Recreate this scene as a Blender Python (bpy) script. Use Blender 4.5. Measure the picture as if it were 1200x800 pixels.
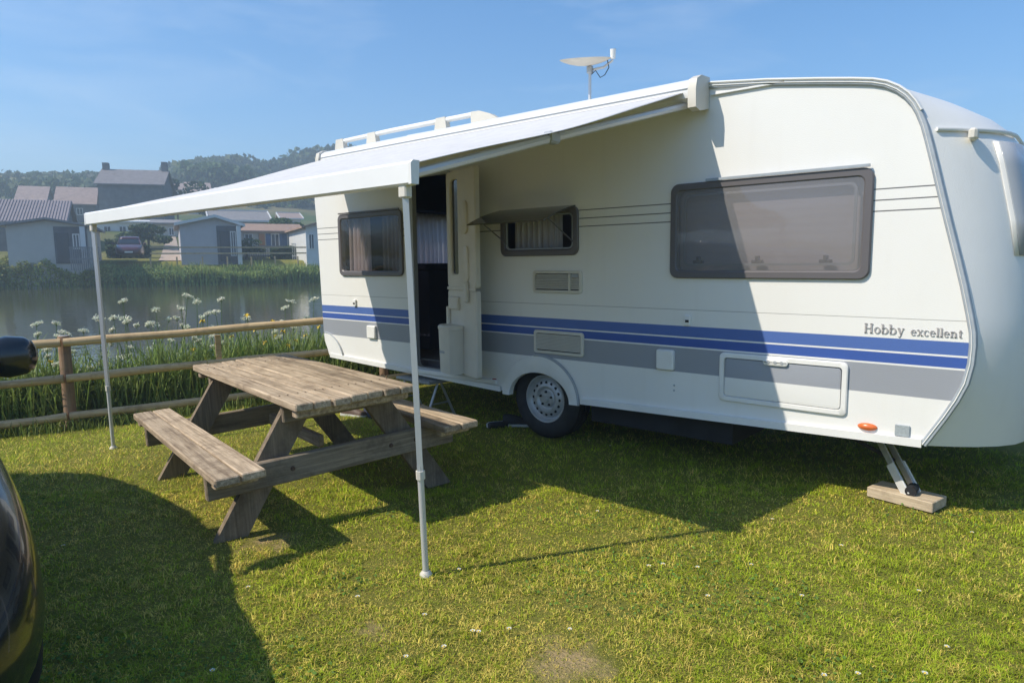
import bpy, bmesh, math, random
import numpy as np
from mathutils import Vector, Matrix
random.seed(7); rng = np.random.default_rng(11)
for o in list(bpy.data.objects): bpy.data.objects.remove(o)
SC = bpy.context.scene; COL = SC.collection
R = math.radians

# ---------------------------------------------------------------- camera
CAMP = Vector((3.331, -4.155, 1.429))
CF, CR, CU = Vector((-.652, .749, -.117)), Vector((.755, .656, -.0105)), Vector((-.069, .095, .993))
CF.normalize(); CR = (CR - CF * CR.dot(CF)).normalized(); CU = CR.cross(CF)
FPX = 790.9
cam = bpy.data.cameras.new('camera'); camo = bpy.data.objects.new('camera', cam); COL.objects.link(camo)
m = Matrix((CR, CU, -CF)).transposed().to_4x4(); m.translation = CAMP; camo.matrix_world = m
cam.sensor_fit = 'HORIZONTAL'; cam.sensor_width = 36; cam.lens = FPX / 1200 * 36
cam.clip_start = .05; cam.clip_end = 3000
SC.camera = camo

# ---------------------------------------------------------------- light
SUNV = Vector((-.80, -1.49, 1.80)).normalized()          # towards the sun
elev = math.asin(SUNV.z)
W = bpy.data.worlds.new('World'); SC.world = W; W.use_nodes = True
nt = W.node_tree; nt.nodes.clear()
out = nt.nodes.new('ShaderNodeOutputWorld'); bg = nt.nodes.new('ShaderNodeBackground')
sky = nt.nodes.new('ShaderNodeTexSky'); sky.sky_type = 'NISHITA'; sky.sun_disc = False
sky.sun_elevation = elev; sky.sun_rotation = math.atan2(SUNV.x, SUNV.y)
sky.air_density = 1.0; sky.dust_density = .35; sky.ozone_density = 3.0; sky.altitude = 20
tc = nt.nodes.new('ShaderNodeTexCoord'); mp = nt.nodes.new('ShaderNodeMapping')
mp.inputs['Scale'].default_value = (1.6, 1.6, 7.0); mp.inputs['Rotation'].default_value = (.15, .3, .5)
nz = nt.nodes.new('ShaderNodeTexNoise'); nz.inputs['Scale'].default_value = 1.7; nz.inputs['Detail'].default_value = 7
nz.inputs['Roughness'].default_value = .62; nz.inputs['Distortion'].default_value = .7
rp = nt.nodes.new('ShaderNodeMapRange'); rp.inputs[1].default_value = .52; rp.inputs[2].default_value = .80
rp.inputs[3].default_value = 0; rp.inputs[4].default_value = .22
mx = nt.nodes.new('ShaderNodeMixRGB'); mx.inputs['Color2'].default_value = (5.5, 6.0, 6.6, 1)
L_ = nt.links.new
L_(tc.outputs['Generated'], mp.inputs['Vector']); L_(mp.outputs[0], nz.inputs['Vector']); L_(nz.outputs['Fac'], rp.inputs[0])
hs = nt.nodes.new('ShaderNodeHueSaturation'); hs.inputs['Saturation'].default_value = 1.28; L_(sky.outputs[0], hs.inputs['Color'])
L_(rp.outputs[0], mx.inputs['Fac']); L_(hs.outputs[0], mx.inputs['Color1']); L_(mx.outputs[0], bg.inputs['Color'])
bg.inputs['Strength'].default_value = .106
L_(bg.outputs[0], out.inputs['Surface'])
sl = bpy.data.lights.new('sun', 'SUN'); sl.energy = 2.9; sl.angle = R(.53); sl.color = (1, .915, .775)
so = bpy.data.objects.new('sun', sl); COL.objects.link(so)
so.rotation_euler = (-SUNV).to_track_quat('-Z', 'Y').to_euler(); so.location = (-8, -14, 18)
SC.view_settings.view_transform = 'Standard'; SC.view_settings.look = 'None'
SC.view_settings.exposure = 0.92; SC.view_settings.gamma = 1

# ---------------------------------------------------------------- materials
MATS = {}
def principled(name, col, rough=.6, metal=0., noise=0., nscale=8., bump=0., bscale=60., stretch=(1, 1, 1), rand=0., spec=.5, col2=None, coat=0., detail=5, subs=None):
    if name in MATS: return MATS[name]
    M = bpy.data.materials.new(name); M.use_nodes = True; n = M.node_tree; b = n.nodes['Principled BSDF']
    b.inputs['Roughness'].default_value = rough; b.inputs['Metallic'].default_value = metal
    b.inputs['Specular IOR Level'].default_value = spec; b.inputs['Coat Weight'].default_value = coat
    b.inputs['Base Color'].default_value = (*col, 1)
    tcn = n.nodes.new('ShaderNodeTexCoord'); mpn = n.nodes.new('ShaderNodeMapping'); mpn.inputs['Scale'].default_value = stretch
    n.links.new(tcn.outputs['Object'], mpn.inputs['Vector'])
    last = None
    if noise or col2:
        t = n.nodes.new('ShaderNodeTexNoise'); t.inputs['Scale'].default_value = nscale; t.inputs['Detail'].default_value = detail
        t.inputs['Roughness'].default_value = .65
        n.links.new(mpn.outputs[0], t.inputs['Vector'])
        cr = n.nodes.new('ShaderNodeValToRGB'); cr.color_ramp.elements[0].position = .32; cr.color_ramp.elements[1].position = .70
        c2 = col2 or tuple(c * (1 + noise) for c in col); c1 = col if col2 else tuple(c * (1 - noise) for c in col)
        cr.color_ramp.elements[0].color = (*c1, 1); cr.color_ramp.elements[1].color = (*c2, 1)
        n.links.new(t.outputs['Fac'], cr.inputs[0]); last = cr.outputs[0]
    if rand:
        oi = n.nodes.new('ShaderNodeObjectInfo'); h = n.nodes.new('ShaderNodeHueSaturation')
        mr = n.nodes.new('ShaderNodeMapRange'); mr.inputs[3].default_value = 1 - rand; mr.inputs[4].default_value = 1 + rand
        n.links.new(oi.outputs['Random'], mr.inputs[0]); n.links.new(mr.outputs[0], h.inputs['Value'])
        if last: n.links.new(last, h.inputs['Color'])
        else: h.inputs['Color'].default_value = (*col, 1)
        last = h.outputs[0]
    if last: n.links.new(last, b.inputs['Base Color'])
    if bump:
        t2 = n.nodes.new('ShaderNodeTexNoise'); t2.inputs['Scale'].default_value = bscale; t2.inputs['Detail'].default_value = 4
        n.links.new(mpn.outputs[0], t2.inputs['Vector'])
        bp = n.nodes.new('ShaderNodeBump'); bp.inputs['Strength'].default_value = bump; bp.inputs['Distance'].default_value = .01
        n.links.new(t2.outputs['Fac'], bp.inputs['Height']); n.links.new(bp.outputs[0], b.inputs['Normal'])
    MATS[name] = M; return M

def tint_material(name, upn=.3, rough=.6, transl=.35):
    """foliage: per-vertex leaf colour, diffuse + translucent"""
    if name in MATS: return MATS[name]
    M = bpy.data.materials.new(name); M.use_nodes = True; n = M.node_tree; n.nodes.clear()
    o = n.nodes.new('ShaderNodeOutputMaterial'); a = n.nodes.new('ShaderNodeAttribute'); a.attribute_name = 'tint'
    b = n.nodes.new('ShaderNodeBsdfPrincipled'); b.inputs['Roughness'].default_value = rough; b.inputs['Specular IOR Level'].default_value = .25
    t = n.nodes.new('ShaderNodeBsdfTranslucent'); mxn = n.nodes.new('ShaderNodeMixShader'); mxn.inputs[0].default_value = transl
    ge = n.nodes.new('ShaderNodeNewGeometry'); mv = n.nodes.new('ShaderNodeMix'); mv.data_type = 'VECTOR'; mv.inputs[0].default_value = upn; mv.inputs[5].default_value = (0, 0, 1)   # blades lean every way: soften their normals towards the turf's
    n.links.new(ge.outputs['Normal'], mv.inputs[4]); nv = n.nodes.new('ShaderNodeVectorMath'); nv.operation = 'NORMALIZE'; n.links.new(mv.outputs[1], nv.inputs[0]); n.links.new(nv.outputs[0], b.inputs['Normal'])
    n.links.new(a.outputs['Color'], b.inputs['Base Color']); n.links.new(a.outputs['Color'], t.inputs['Color'])
    n.links.new(b.outputs[0], mxn.inputs[1]); n.links.new(t.outputs[0], mxn.inputs[2]); n.links.new(mxn.outputs[0], o.inputs['Surface'])
    MATS[name] = M; return M

def glass_material(name, tint, rough=.03, milky=0.):
    if name in MATS: return MATS[name]
    M = bpy.data.materials.new(name); M.use_nodes = True; n = M.node_tree; n.nodes.clear()
    o = n.nodes.new('ShaderNodeOutputMaterial'); t = n.nodes.new('ShaderNodeBsdfTransparent'); t.inputs[0].default_value = (*tint, 1)
    g = n.nodes.new('ShaderNodeBsdfGlossy'); g.inputs['Roughness'].default_value = rough; g.inputs['Color'].default_value = (.9, .9, .9, 1)
    f = n.nodes.new('ShaderNodeFresnel'); ge = n.nodes.new('ShaderNodeNewGeometry'); mr = n.nodes.new('ShaderNodeMapRange'); mr.inputs[3].default_value = 1.5; mr.inputs[4].default_value = 1 / 1.5
    n.links.new(ge.outputs['Backfacing'], mr.inputs[0]); n.links.new(mr.outputs[0], f.inputs['IOR'])
    tcn = n.nodes.new('ShaderNodeTexCoord'); nn = n.nodes.new('ShaderNodeTexNoise'); nn.inputs['Scale'].default_value = 2.6; nn.inputs['Detail'].default_value = 1; n.links.new(tcn.outputs['Object'], nn.inputs['Vector'])
    bq = n.nodes.new('ShaderNodeBump'); bq.inputs['Strength'].default_value = .25; bq.inputs['Distance'].default_value = .03; n.links.new(nn.outputs['Fac'], bq.inputs['Height']); n.links.new(bq.outputs[0], g.inputs['Normal'])
    mxn = n.nodes.new('ShaderNodeMixShader'); df = n.nodes.new('ShaderNodeBsdfDiffuse'); df.inputs[0].default_value = (.42, .41, .42, 1)
    m0 = n.nodes.new('ShaderNodeMixShader'); m0.inputs[0].default_value = milky; n.links.new(t.outputs[0], m0.inputs[1]); n.links.new(df.outputs[0], m0.inputs[2])
    n.links.new(f.outputs[0], mxn.inputs[0]); n.links.new(m0.outputs[0], mxn.inputs[1]); n.links.new(g.outputs[0], mxn.inputs[2])
    n.links.new(mxn.outputs[0], o.inputs['Surface'])
    MATS[name] = M; return M

def wall_material():
    """white hammered caravan sheet with printed stripes on its side (y<2cm), by height"""
    M = bpy.data.materials.new('caravan_sheet'); M.use_nodes = True; n = M.node_tree; b = n.nodes['Principled BSDF']
    L = n.links.new
    tcn = n.nodes.new('ShaderNodeTexCoord'); sx = n.nodes.new('ShaderNodeSeparateXYZ'); L(tcn.outputs['Object'], sx.inputs[0])
    white = (.82, .81, .78)
    t = n.nodes.new('ShaderNodeTexNoise'); t.inputs['Scale'].default_value = 1.4; t.inputs['Detail'].default_value = 7
    L(tcn.outputs['Object'], t.inputs['Vector'])
    cr = n.nodes.new('ShaderNodeValToRGB'); cr.color_ramp.elements[0].position = .3; cr.color_ramp.elements[1].position = .7
    cr.color_ramp.elements[0].color = (.79, .777, .74, 1); cr.color_ramp.elements[1].color = (*white, 1)
    L(t.outputs['Fac'], cr.inputs[0]); last = cr.outputs[0]
    # streaks of grime running down
    mpn = n.nodes.new('ShaderNodeMapping'); mpn.inputs['Scale'].default_value = (14, 14, .8); L(tcn.outputs['Object'], mpn.inputs['Vector'])
    t3 = n.nodes.new('ShaderNodeTexNoise'); t3.inputs['Scale'].default_value = 1.0; t3.inputs['Detail'].default_value = 5; L(mpn.outputs[0], t3.inputs['Vector'])
    r3 = n.nodes.new('ShaderNodeMapRange'); r3.inputs[1].default_value = .55; r3.inputs[2].default_value = .85; r3.inputs[4].default_value = .16
    L(t3.outputs['Fac'], r3.inputs[0])
    mg = n.nodes.new('ShaderNodeMixRGB'); mg.inputs['Color2'].default_value = (.60, .57, .50, 1); L(r3.outputs[0], mg.inputs['Fac']); L(last, mg.inputs['Color1']); last = mg.outputs[0]
    side = n.nodes.new('ShaderNodeMath'); side.operation = 'LESS_THAN'; side.inputs[1].default_value = .004; L(sx.outputs['Y'], side.inputs[0])
    def band(z0, z1, col):
        nonlocal last
        a = n.nodes.new('ShaderNodeMath'); a.operation = 'GREATER_THAN'; a.inputs[1].default_value = z0; L(sx.outputs['Z'], a.inputs[0])
        c = n.nodes.new('ShaderNodeMath'); c.operation = 'LESS_THAN'; c.inputs[1].default_value = z1; L(sx.outputs['Z'], c.inputs[0])
        d = n.nodes.new('ShaderNodeMath'); d.operation = 'MULTIPLY'; L(a.outputs[0], d.inputs[0]); L(c.outputs[0], d.inputs[1])
        e = n.nodes.new('ShaderNodeMath'); e.operation = 'MULTIPLY'; L(d.outputs[0], e.inputs[0]); L(side.outputs[0], e.inputs[1])
        mxn = n.nodes.new('ShaderNodeMixRGB'); mxn.inputs['Color2'].default_value = (*col, 1); L(e.outputs[0], mxn.inputs['Fac']); L(last, mxn.inputs['Color1']); last = mxn.outputs[0]
    band(.919, .990, (.08, .15, .41)); band(.852, .909, (.048, .105, .37)); band(.677, .842, (.31, .325, .36))
    for z in (1.802, 1.742, 1.683): band(z - .0035, z + .0035, (.14, .14, .14))
    band(1.098, 1.1015, (.34, .33, .31))
    L(last, b.inputs['Base Color'])
    b.inputs['Roughness'].default_value = .38
    v = n.nodes.new('ShaderNodeTexNoise'); v.inputs['Scale'].default_value = 150; v.inputs['Detail'].default_value = 2; L(tcn.outputs['Object'], v.inputs['Vector'])
    v2 = n.nodes.new('ShaderNodeTexNoise'); v2.inputs['Scale'].default_value = 2.2; L(tcn.outputs['Object'], v2.inputs['Vector'])
    ad = n.nodes.new('ShaderNodeMath'); ad.operation = 'MULTIPLY_ADD'; ad.inputs[1].default_value = 1.6; L(v2.outputs['Fac'], ad.inputs[0]); L(v.outputs['Fac'], ad.inputs[2])
    bp = n.nodes.new('ShaderNodeBump'); bp.inputs['Strength'].default_value = .16; bp.inputs['Distance'].default_value = .006
    L(ad.outputs[0], bp.inputs['Height']); L(bp.outputs[0], b.inputs['Normal'])
    return M

def wood_material(name, a, b_, rough=.85, axis=0, rand=.16, scale=1.0):
    if name in MATS: return MATS[name]
    M = bpy.data.materials.new(name); M.use_nodes = True; n = M.node_tree; b = n.nodes['Principled BSDF']; L = n.links.new
    b.inputs['Roughness'].default_value = rough; b.inputs['Specular IOR Level'].default_value = .25
    tcn = n.nodes.new('ShaderNodeTexCoord'); oi = n.nodes.new('ShaderNodeObjectInfo'); ad = n.nodes.new('ShaderNodeVectorMath'); ad.operation = 'ADD'
    sc = n.nodes.new('ShaderNodeVectorMath'); sc.operation = 'SCALE'; sc.inputs[0].default_value = (13, 7, 5); L(oi.outputs['Random'], sc.inputs['Scale'])
    L(tcn.outputs['Object'], ad.inputs[0]); L(sc.outputs[0], ad.inputs[1])
    mpn = n.nodes.new('ShaderNodeMapping'); s = [34 * scale] * 3; s[axis] = 1.6 * scale; mpn.inputs['Scale'].default_value = s; L(ad.outputs[0], mpn.inputs['Vector'])
    g = n.nodes.new('ShaderNodeTexNoise'); g.inputs['Scale'].default_value = 1.5; g.inputs['Detail'].default_value = 8; g.inputs['Roughness'].default_value = .7; g.inputs['Distortion'].default_value = .3
    L(mpn.outputs[0], g.inputs['Vector'])
    cr = n.nodes.new('ShaderNodeValToRGB'); cr.color_ramp.elements[0].position = .33; cr.color_ramp.elements[1].position = .68
    cr.color_ramp.elements[0].color = (*a, 1); cr.color_ramp.elements[1].color = (*b_, 1); L(g.outputs['Fac'], cr.inputs[0])
    st = n.nodes.new('ShaderNodeTexNoise'); st.inputs['Scale'].default_value = 5; st.inputs['Detail'].default_value = 6; st.inputs['Roughness'].default_value = .7; L(ad.outputs[0], st.inputs['Vector'])
    rs = n.nodes.new('ShaderNodeMapRange'); rs.inputs[1].default_value = .5; rs.inputs[2].default_value = .72; rs.inputs[4].default_value = .75; L(st.outputs['Fac'], rs.inputs[0])
    mxn = n.nodes.new('ShaderNodeMixRGB'); mxn.inputs['Color2'].default_value = (a[0] * .62, a[1] * .6, a[2] * .62, 1); L(rs.outputs[0], mxn.inputs['Fac']); L(cr.outputs[0], mxn.inputs['Color1'])
    h = n.nodes.new('ShaderNodeHueSaturation'); mr = n.nodes.new('ShaderNodeMapRange'); mr.inputs[3].default_value = 1 - rand; mr.inputs[4].default_value = 1 + rand
    L(oi.outputs['Random'], mr.inputs[0]); L(mr.outputs[0], h.inputs['Value']); L(mxn.outputs[0], h.inputs['Color']); L(h.outputs[0], b.inputs['Base Color'])
    bp = n.nodes.new('ShaderNodeBump'); bp.inputs['Strength'].default_value = .55; bp.inputs['Distance'].default_value = .006; L(g.outputs['Fac'], bp.inputs['Height']); L(bp.outputs[0], b.inputs['Normal'])
    MATS[name] = M; return M

P_ = principled
M_sheet = wall_material()
M_white = P_('white_plastic', (.80, .79, .76), .42, noise=.04, nscale=6)
M_cream = P_('cream_plastic', (.66, .62, .54), .45, noise=.05, nscale=5)
M_grey = P_('grey_plastic', (.36, .38, .40), .5)
M_trim = P_('trim_alloy', (.36, .40, .44), .4, noise=.10, nscale=20)
M_rubber = P_('black_rubber', (.020, .020, .022), .7, bump=.15, noise=.35, nscale=10)
M_frame = P_('window_frame', (.125, .115, .12), .42)
M_dark = P_('chassis_dark', (.016, .016, .018), .8, noise=.3, nscale=5)
M_steel = P_('galvanised_steel', (.46, .47, .48), .45, metal=.7, noise=.15, nscale=30)
M_rim = P_('rim_silver', (.50, .51, .52), .42, metal=.35, noise=.10, nscale=18)
M_alu = P_('pole_alloy', (.62, .63, .64), .42, metal=.3)
M_fabric = P_('awning_fabric', (.74, .73, .72), .8, noise=.08, nscale=9, bump=.12, bscale=140)
def fabric_material():
    M = MATS['awning_fabric']; n = M.node_tree; o = n.nodes['Material Output']; b = n.nodes['Principled BSDF']
    t = n.nodes.new('ShaderNodeBsdfTranslucent'); t.inputs[0].default_value = (.55, .54, .52, 1); mxn = n.nodes.new('ShaderNodeMixShader'); mxn.inputs[0].default_value = .18
    n.links.new(b.outputs[0], mxn.inputs[1]); n.links.new(t.outputs[0], mxn.inputs[2]); n.links.new(mxn.outputs[0], o.inputs['Surface'])
fabric_material()
M_case = P_('awning_case_white', (.83, .82, .80), .32, noise=.02, nscale=5)
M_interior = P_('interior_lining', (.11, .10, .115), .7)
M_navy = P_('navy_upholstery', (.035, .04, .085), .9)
def cloth_material(name, c1, c2, transl=.5):
    M = P_(name, c1, .9, col2=c2, nscale=18, stretch=(6, 6, .3)); n = M.node_tree; o = n.nodes['Material Output']; b = n.nodes['Principled BSDF']
    t = n.nodes.new('ShaderNodeBsdfTranslucent'); t.inputs[0].default_value = (*c2, 1); mxn = n.nodes.new('ShaderNodeMixShader'); mxn.inputs[0].default_value = transl
    n.links.new(b.outputs[0], mxn.inputs[1]); n.links.new(t.outputs[0], mxn.inputs[2]); n.links.new(mxn.outputs[0], o.inputs['Surface']); return M
M_curtain = cloth_material('curtain', (.66, .58, .57), (.80, .72, .72), .7)
M_curtain2 = cloth_material('grey_curtain', (.42, .41, .46), (.80, .78, .80), .3)
M_blind = P_('pleated_blind', (.52, .485, .50), .9)
M_tint = glass_material('tinted_pane', (.64, .62, .63), .06, .34)
M_glass = glass_material('clear_pane', (.80, .82, .84), .02)
M_orange = P_('orange_lens', (.70, .16, .04), .25, noise=.1, nscale=30)
M_red = P_('red_lens', (.35, .03, .02), .25)
M_letter = P_('letter_grey', (.38, .36, .36), .5)
M_wood = wood_material('weathered_timber', (.20, .145, .095), (.60, .48, .34), rand=.22)
M_rail = wood_material('round_rail_timber', (.40, .27, .14), (.66, .50, .29), rand=.10)
M_beam = wood_material('weathered_beam', (.17, .135, .095), (.38, .31, .225), axis=1)
M_post = wood_material('post_timber', (.20, .125, .08), (.36, .24, .15), axis=2, rand=.1)
M_plank = wood_material('sawn_plank', (.44, .34, .23), (.64, .53, .38), rand=.02)
M_carpaint = P_('dark_car_paint', (.012, .014, .016), .22, coat=.6)
M_carglass = glass_material('car_glass', (.10, .11, .11), .01)
M_leaf = tint_material('leaf', transl=.30)
M_grass = tint_material('grass_blade', upn=.55, rough=.6, transl=.3)
M_petal = P_('white_petal', (.80, .80, .74), .7)
M_yellow = P_('yellow_petal', (.78, .52, .03), .6)
M_stem = P_('green_stem', (.10, .16, .035), .6, noise=.2)

# ---------------------------------------------------------------- mesh helpers
class MB:
    def __init__(s): s.v = []; s.f = []
    def add(s, v, f):
        k = len(s.v); s.v += [tuple(a) for a in v]; s.f += [tuple(i + k for i in q) for q in f]; return s
    def box(s, x0, x1, y0, y1, z0, z1):
        v = [(x, y, z) for x in (x0, x1) for y in (y0, y1) for z in (z0, z1)]
        return s.add(v, [(0, 1, 3, 2), (4, 6, 7, 5), (0, 4, 5, 1), (2, 3, 7, 6), (0, 2, 6, 4), (1, 5, 7, 3)])
    def cham(s, x0, x1, y0, y1, z0, z1, b=.006, rot=None, at=(0, 0, 0)):
        bm = bmesh.new(); bmesh.ops.create_cube(bm, size=1)
        for q in bm.verts: q.co = Vector(((x0 + x1) / 2 + q.co.x * (x1 - x0), (y0 + y1) / 2 + q.co.y * (y1 - y0), (z0 + z1) / 2 + q.co.z * (z1 - z0)))
        bmesh.ops.bevel(bm, geom=bm.edges[:] + bm.verts[:], offset=b, segments=1, affect='EDGES', profile=.5)
        bm.verts.index_update(); rot = rot or Matrix.Identity(3)
        s.add([rot @ q.co + Vector(at) for q in bm.verts], [[q.index for q in f.verts] for f in bm.faces]); bm.free(); return s
    def tube(s, pts, r, n=8, cap=True):
        pts = [Vector(q) for q in pts]; rs = r if hasattr(r, '__len__') else [r] * len(pts)
        rings = []; up = None
        for i, q in enumerate(pts):
            d = (pts[min(i + 1, len(pts) - 1)] - pts[max(i - 1, 0)])
            d = d.normalized() if d.length > 1e-9 else Vector((0, 0, 1))
            if up is None: up = Vector((0, 0, 1)) if abs(d.z) < .9 else Vector((1, 0, 0))
            a = d.cross(up).normalized(); b = a.cross(d).normalized(); up = b
            rings.append([q + (a * math.cos(t) + b * math.sin(t)) * rs[i] for t in [2 * math.pi * k / n for k in range(n)]])
        f = [(i * n + k, i * n + (k + 1) % n, (i + 1) * n + (k + 1) % n, (i + 1) * n + k) for i in range(len(pts) - 1) for k in range(n)]
        if cap: f += [tuple(range(n - 1, -1, -1)), tuple((len(pts) - 1) * n + k for k in range(n))]
        return s.add([q for r_ in rings for q in r_], f)
    def lathe(s, prof, n=32, axis='z', at=(0, 0, 0), close=False):
        v = []
        for (r, h) in prof:
            for k in range(n):
                t = 2 * math.pi * k / n; c, d = r * math.cos(t), r * math.sin(t)
                v.append(Vector({'z': (c, d, h), 'y': (c, h, d), 'x': (h, c, d)}[axis]) + Vector(at))
        m_ = len(prof)
        f = [(i * n + k, i * n + (k + 1) % n, (i + 1) * n + (k + 1) % n, (i + 1) * n + k) for i in range(m_ - 1) for k in range(n)]
        return s.add(v, f)
    def prism(s, poly, y0, y1, plane='xz'):
        n = len(poly)
        def mk(a, b, c): return (a, c, b) if plane == 'xz' else ((a, b, c) if plane == 'xy' else (c, a, b))
        v = [mk(a, b, y0) for a, b in poly] + [mk(a, b, y1) for a, b in poly]
        return s.add(v, [tuple(range(n)), tuple(range(2 * n - 1, n - 1, -1))] + [(i, i + n, (i + 1) % n + n, (i + 1) % n) for i in range(n)])
    def rings(s, loops, cap0=True, cap1=True):
        n = len(loops[0]); k = len(loops)
        f = [(i * n + j, i * n + (j + 1) % n, (i + 1) * n + (j + 1) % n, (i + 1) * n + j) for i in range(k - 1) for j in range(n)]
        if cap0: f.append(tuple(range(n - 1, -1, -1)))
        if cap1: f.append(tuple((k - 1) * n + j for j in range(n)))
        return s.add([q for l in loops for q in l], f)
    def mesh(s, name):
        me = bpy.data.meshes.new(name); me.from_pydata(s.v, [], s.f)
        bm = bmesh.new(); bm.from_mesh(me); bmesh.ops.recalc_face_normals(bm, faces=bm.faces); bm.to_mesh(me); bm.free()
        return me
    def build(s, name, mat, parent=None, smooth=None):
        me = s.mesh(name); me.materials.append(mat); return link(name, me, parent, smooth)
def link(name, me, parent=None, smooth=None):
    o = bpy.data.objects.new(name, me); COL.objects.link(o)
    if parent: o.parent = parent
    if smooth is not None:
        me.polygons.foreach_set('use_smooth', [True] * len(me.polygons))
        me.set_sharp_from_angle(angle=R(smooth))
    return o
def empty(name, loc=(0, 0, 0), rz=0, rot=None):
    o = bpy.data.objects.new(name, None); COL.objects.link(o); o.location = loc; o.rotation_euler = rot or (0, 0, rz); o.empty_display_size = .2; return o
def tag(o, label, cat, group=None):
    o['label'] = label; o['category'] = cat
    if group: o['group'] = group
    return o
def kind(o, k): o['kind'] = k; return o
def copy_tree(o, parent=None):
    c = o.copy(); COL.objects.link(c); c.parent = parent
    for ch in [q for q in o.children]: copy_tree(ch, c)
    return c
def rrect(x0, x1, z0, z1, r, n=5):
    pts = []
    for cx, cz, a0 in ((x1 - r, z1 - r, 0), (x0 + r, z1 - r, 90), (x0 + r, z0 + r, 180), (x1 - r, z0 + r, 270)):
        for k in range(n + 1):
            a = R(a0 + 90 * k / n); pts.append((cx + r * math.cos(a), cz + r * math.sin(a)))
    return pts
def loop_y(poly, y): return [(a, y, b) for a, b in poly]
def np_mesh(name, verts, tris_or_faces, tint=None, sizes=None):
    me = bpy.data.meshes.new(name); nv = len(verts); me.vertices.add(nv); me.vertices.foreach_set('co', np.asarray(verts, np.float32).ravel())
    fl = np.asarray(tris_or_faces, np.int32)
    if sizes is None: k = fl.shape[1]; nf = len(fl); starts = np.arange(nf, dtype=np.int32) * k
    else: starts = np.concatenate([[0], np.cumsum(sizes)[:-1]]).astype(np.int32); nf = len(sizes)
    fl = fl.ravel(); me.loops.add(len(fl)); me.loops.foreach_set('vertex_index', fl)
    me.polygons.add(nf); me.polygons.foreach_set('loop_start', starts)
    me.update(calc_edges=True)
    if tint is not None:
        at = me.color_attributes.new('tint', 'FLOAT_COLOR', 'POINT')
        at.data.foreach_set('color', np.concatenate([tint, np.ones((nv, 1))], 1).astype(np.float32).ravel())
    return me
def boolean(o, cutters, op='DIFFERENCE'):
    for c in cutters:
        md = o.modifiers.new('b', 'BOOLEAN'); md.operation = op; md.solver = 'EXACT'; md.object = c
        md.material_mode = 'TRANSFER'
    dg = bpy.context.evaluated_depsgraph_get(); me = bpy.data.meshes.new_from_object(o.evaluated_get(dg))
    o.modifiers.clear(); o.data = me
    for c in cutters: bpy.data.objects.remove(c)
    return o

# ---------------------------------------------------------------- terrain
E1 = Vector((-.925, .38, 0)).normalized(); E2 = Vector((E1.y, -E1.x, 0))
FAROT = math.atan2(E2.y, E2.x)
FA = Vector((-4.594, -2.009, 0)); FD = Vector((math.cos(R(65.35)), math.sin(R(65.35)), 0)); FN = Vector((-FD.y, FD.x, 0))
def sm(a, b, x): t = np.clip((x - a) / (b - a), 0, 1); return t * t * (3 - 2 * t)
def st_of(x, y): dx, dy = x - CAMP.x, y - CAMP.y; return dx * E1.x + dy * E1.y, dx * E2.x + dy * E2.y
def water_z(s): return -.46 + .0105 * (s - 9)
def vnoise(x, y, f, seed=0):
    x = x * f + seed * 17.3; y = y * f + seed * 9.1
    return (np.sin(x * 1.0 + 1.7 * np.sin(y * .9 + seed)) + np.sin(y * 1.3 + 1.3 * np.sin(x * 1.1)) + .5 * np.sin(2.3 * x + 1.9 * y + seed) + .5 * np.sin(2.7 * y - 2.1 * x)) / 3.
def ground_z(x, y):
    x = np.asarray(x, float); y = np.asarray(y, float)
    s, t = st_of(x, y); q = (x - FA.x) * FN.x + (y - FA.y) * FN.y
    z = -.24 * sm(1.8, 4.9, -x) * (1 - sm(2, 8, y) * .5)
    z = z + .012 * vnoise(x, y, 1.1) * sm(.8, 2.5, np.hypot(x - .5, (y + .3) * .8))
    bank = sm(.35, 2.2, q) * sm(-25, -12, s); z = z * (1 - bank) + bank * -1.1
    far = sm(53.0, 58, s)
    rise = 1.75 + 5.0 * sm(58, 100, s) + 18.5 * sm(105, 222, s) - 14 * sm(245, 420, s) + 2.0 * vnoise(x, y, .02) * sm(110, 240, s)
    rise = rise + 5 * sm(2, 60, t) * sm(140, 240, s)
    return z * (1 - far) + far * rise
def grid_axis(parts):
    a = []
    for (lo, hi, st) in parts: a += list(np.arange(lo, hi, st))
    return np.array(a + [parts[-1][1]])
S_ = grid_axis([(-600, -100, 50), (-100, -20, 8), (-20, -5, 1.5), (-5, 14, .25), (14, 50, 1.5), (50, 62, .5), (62, 110, 3), (110, 260, 8), (260, 700, 40)])
T_ = grid_axis([(-650, -100, 40), (-100, -30, 5), (-30, -9, 1.0), (-9, 9, .25), (9, 30, 1.0), (30, 100, 5), (100, 650, 40)])
SS, TT = np.meshgrid(S_, T_, indexing='ij')
X_ = CAMP.x + SS * E1.x + TT * E2.x; Y_ = CAMP.y + SS * E1.y + TT * E2.y; Z_ = ground_z(X_, Y_)
ni, nj = SS.shape; I = np.arange(ni * nj).reshape(ni, nj)
F_ = np.stack([I[:-1, :-1], I[:-1, 1:], I[1:, 1:], I[1:, :-1]], -1).reshape(-1, 4)[:, ::-1]
BARE = [(1.98, -2.33, .15), (1.28, -2.66, .06), (.15, -2.45, .12)]
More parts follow.
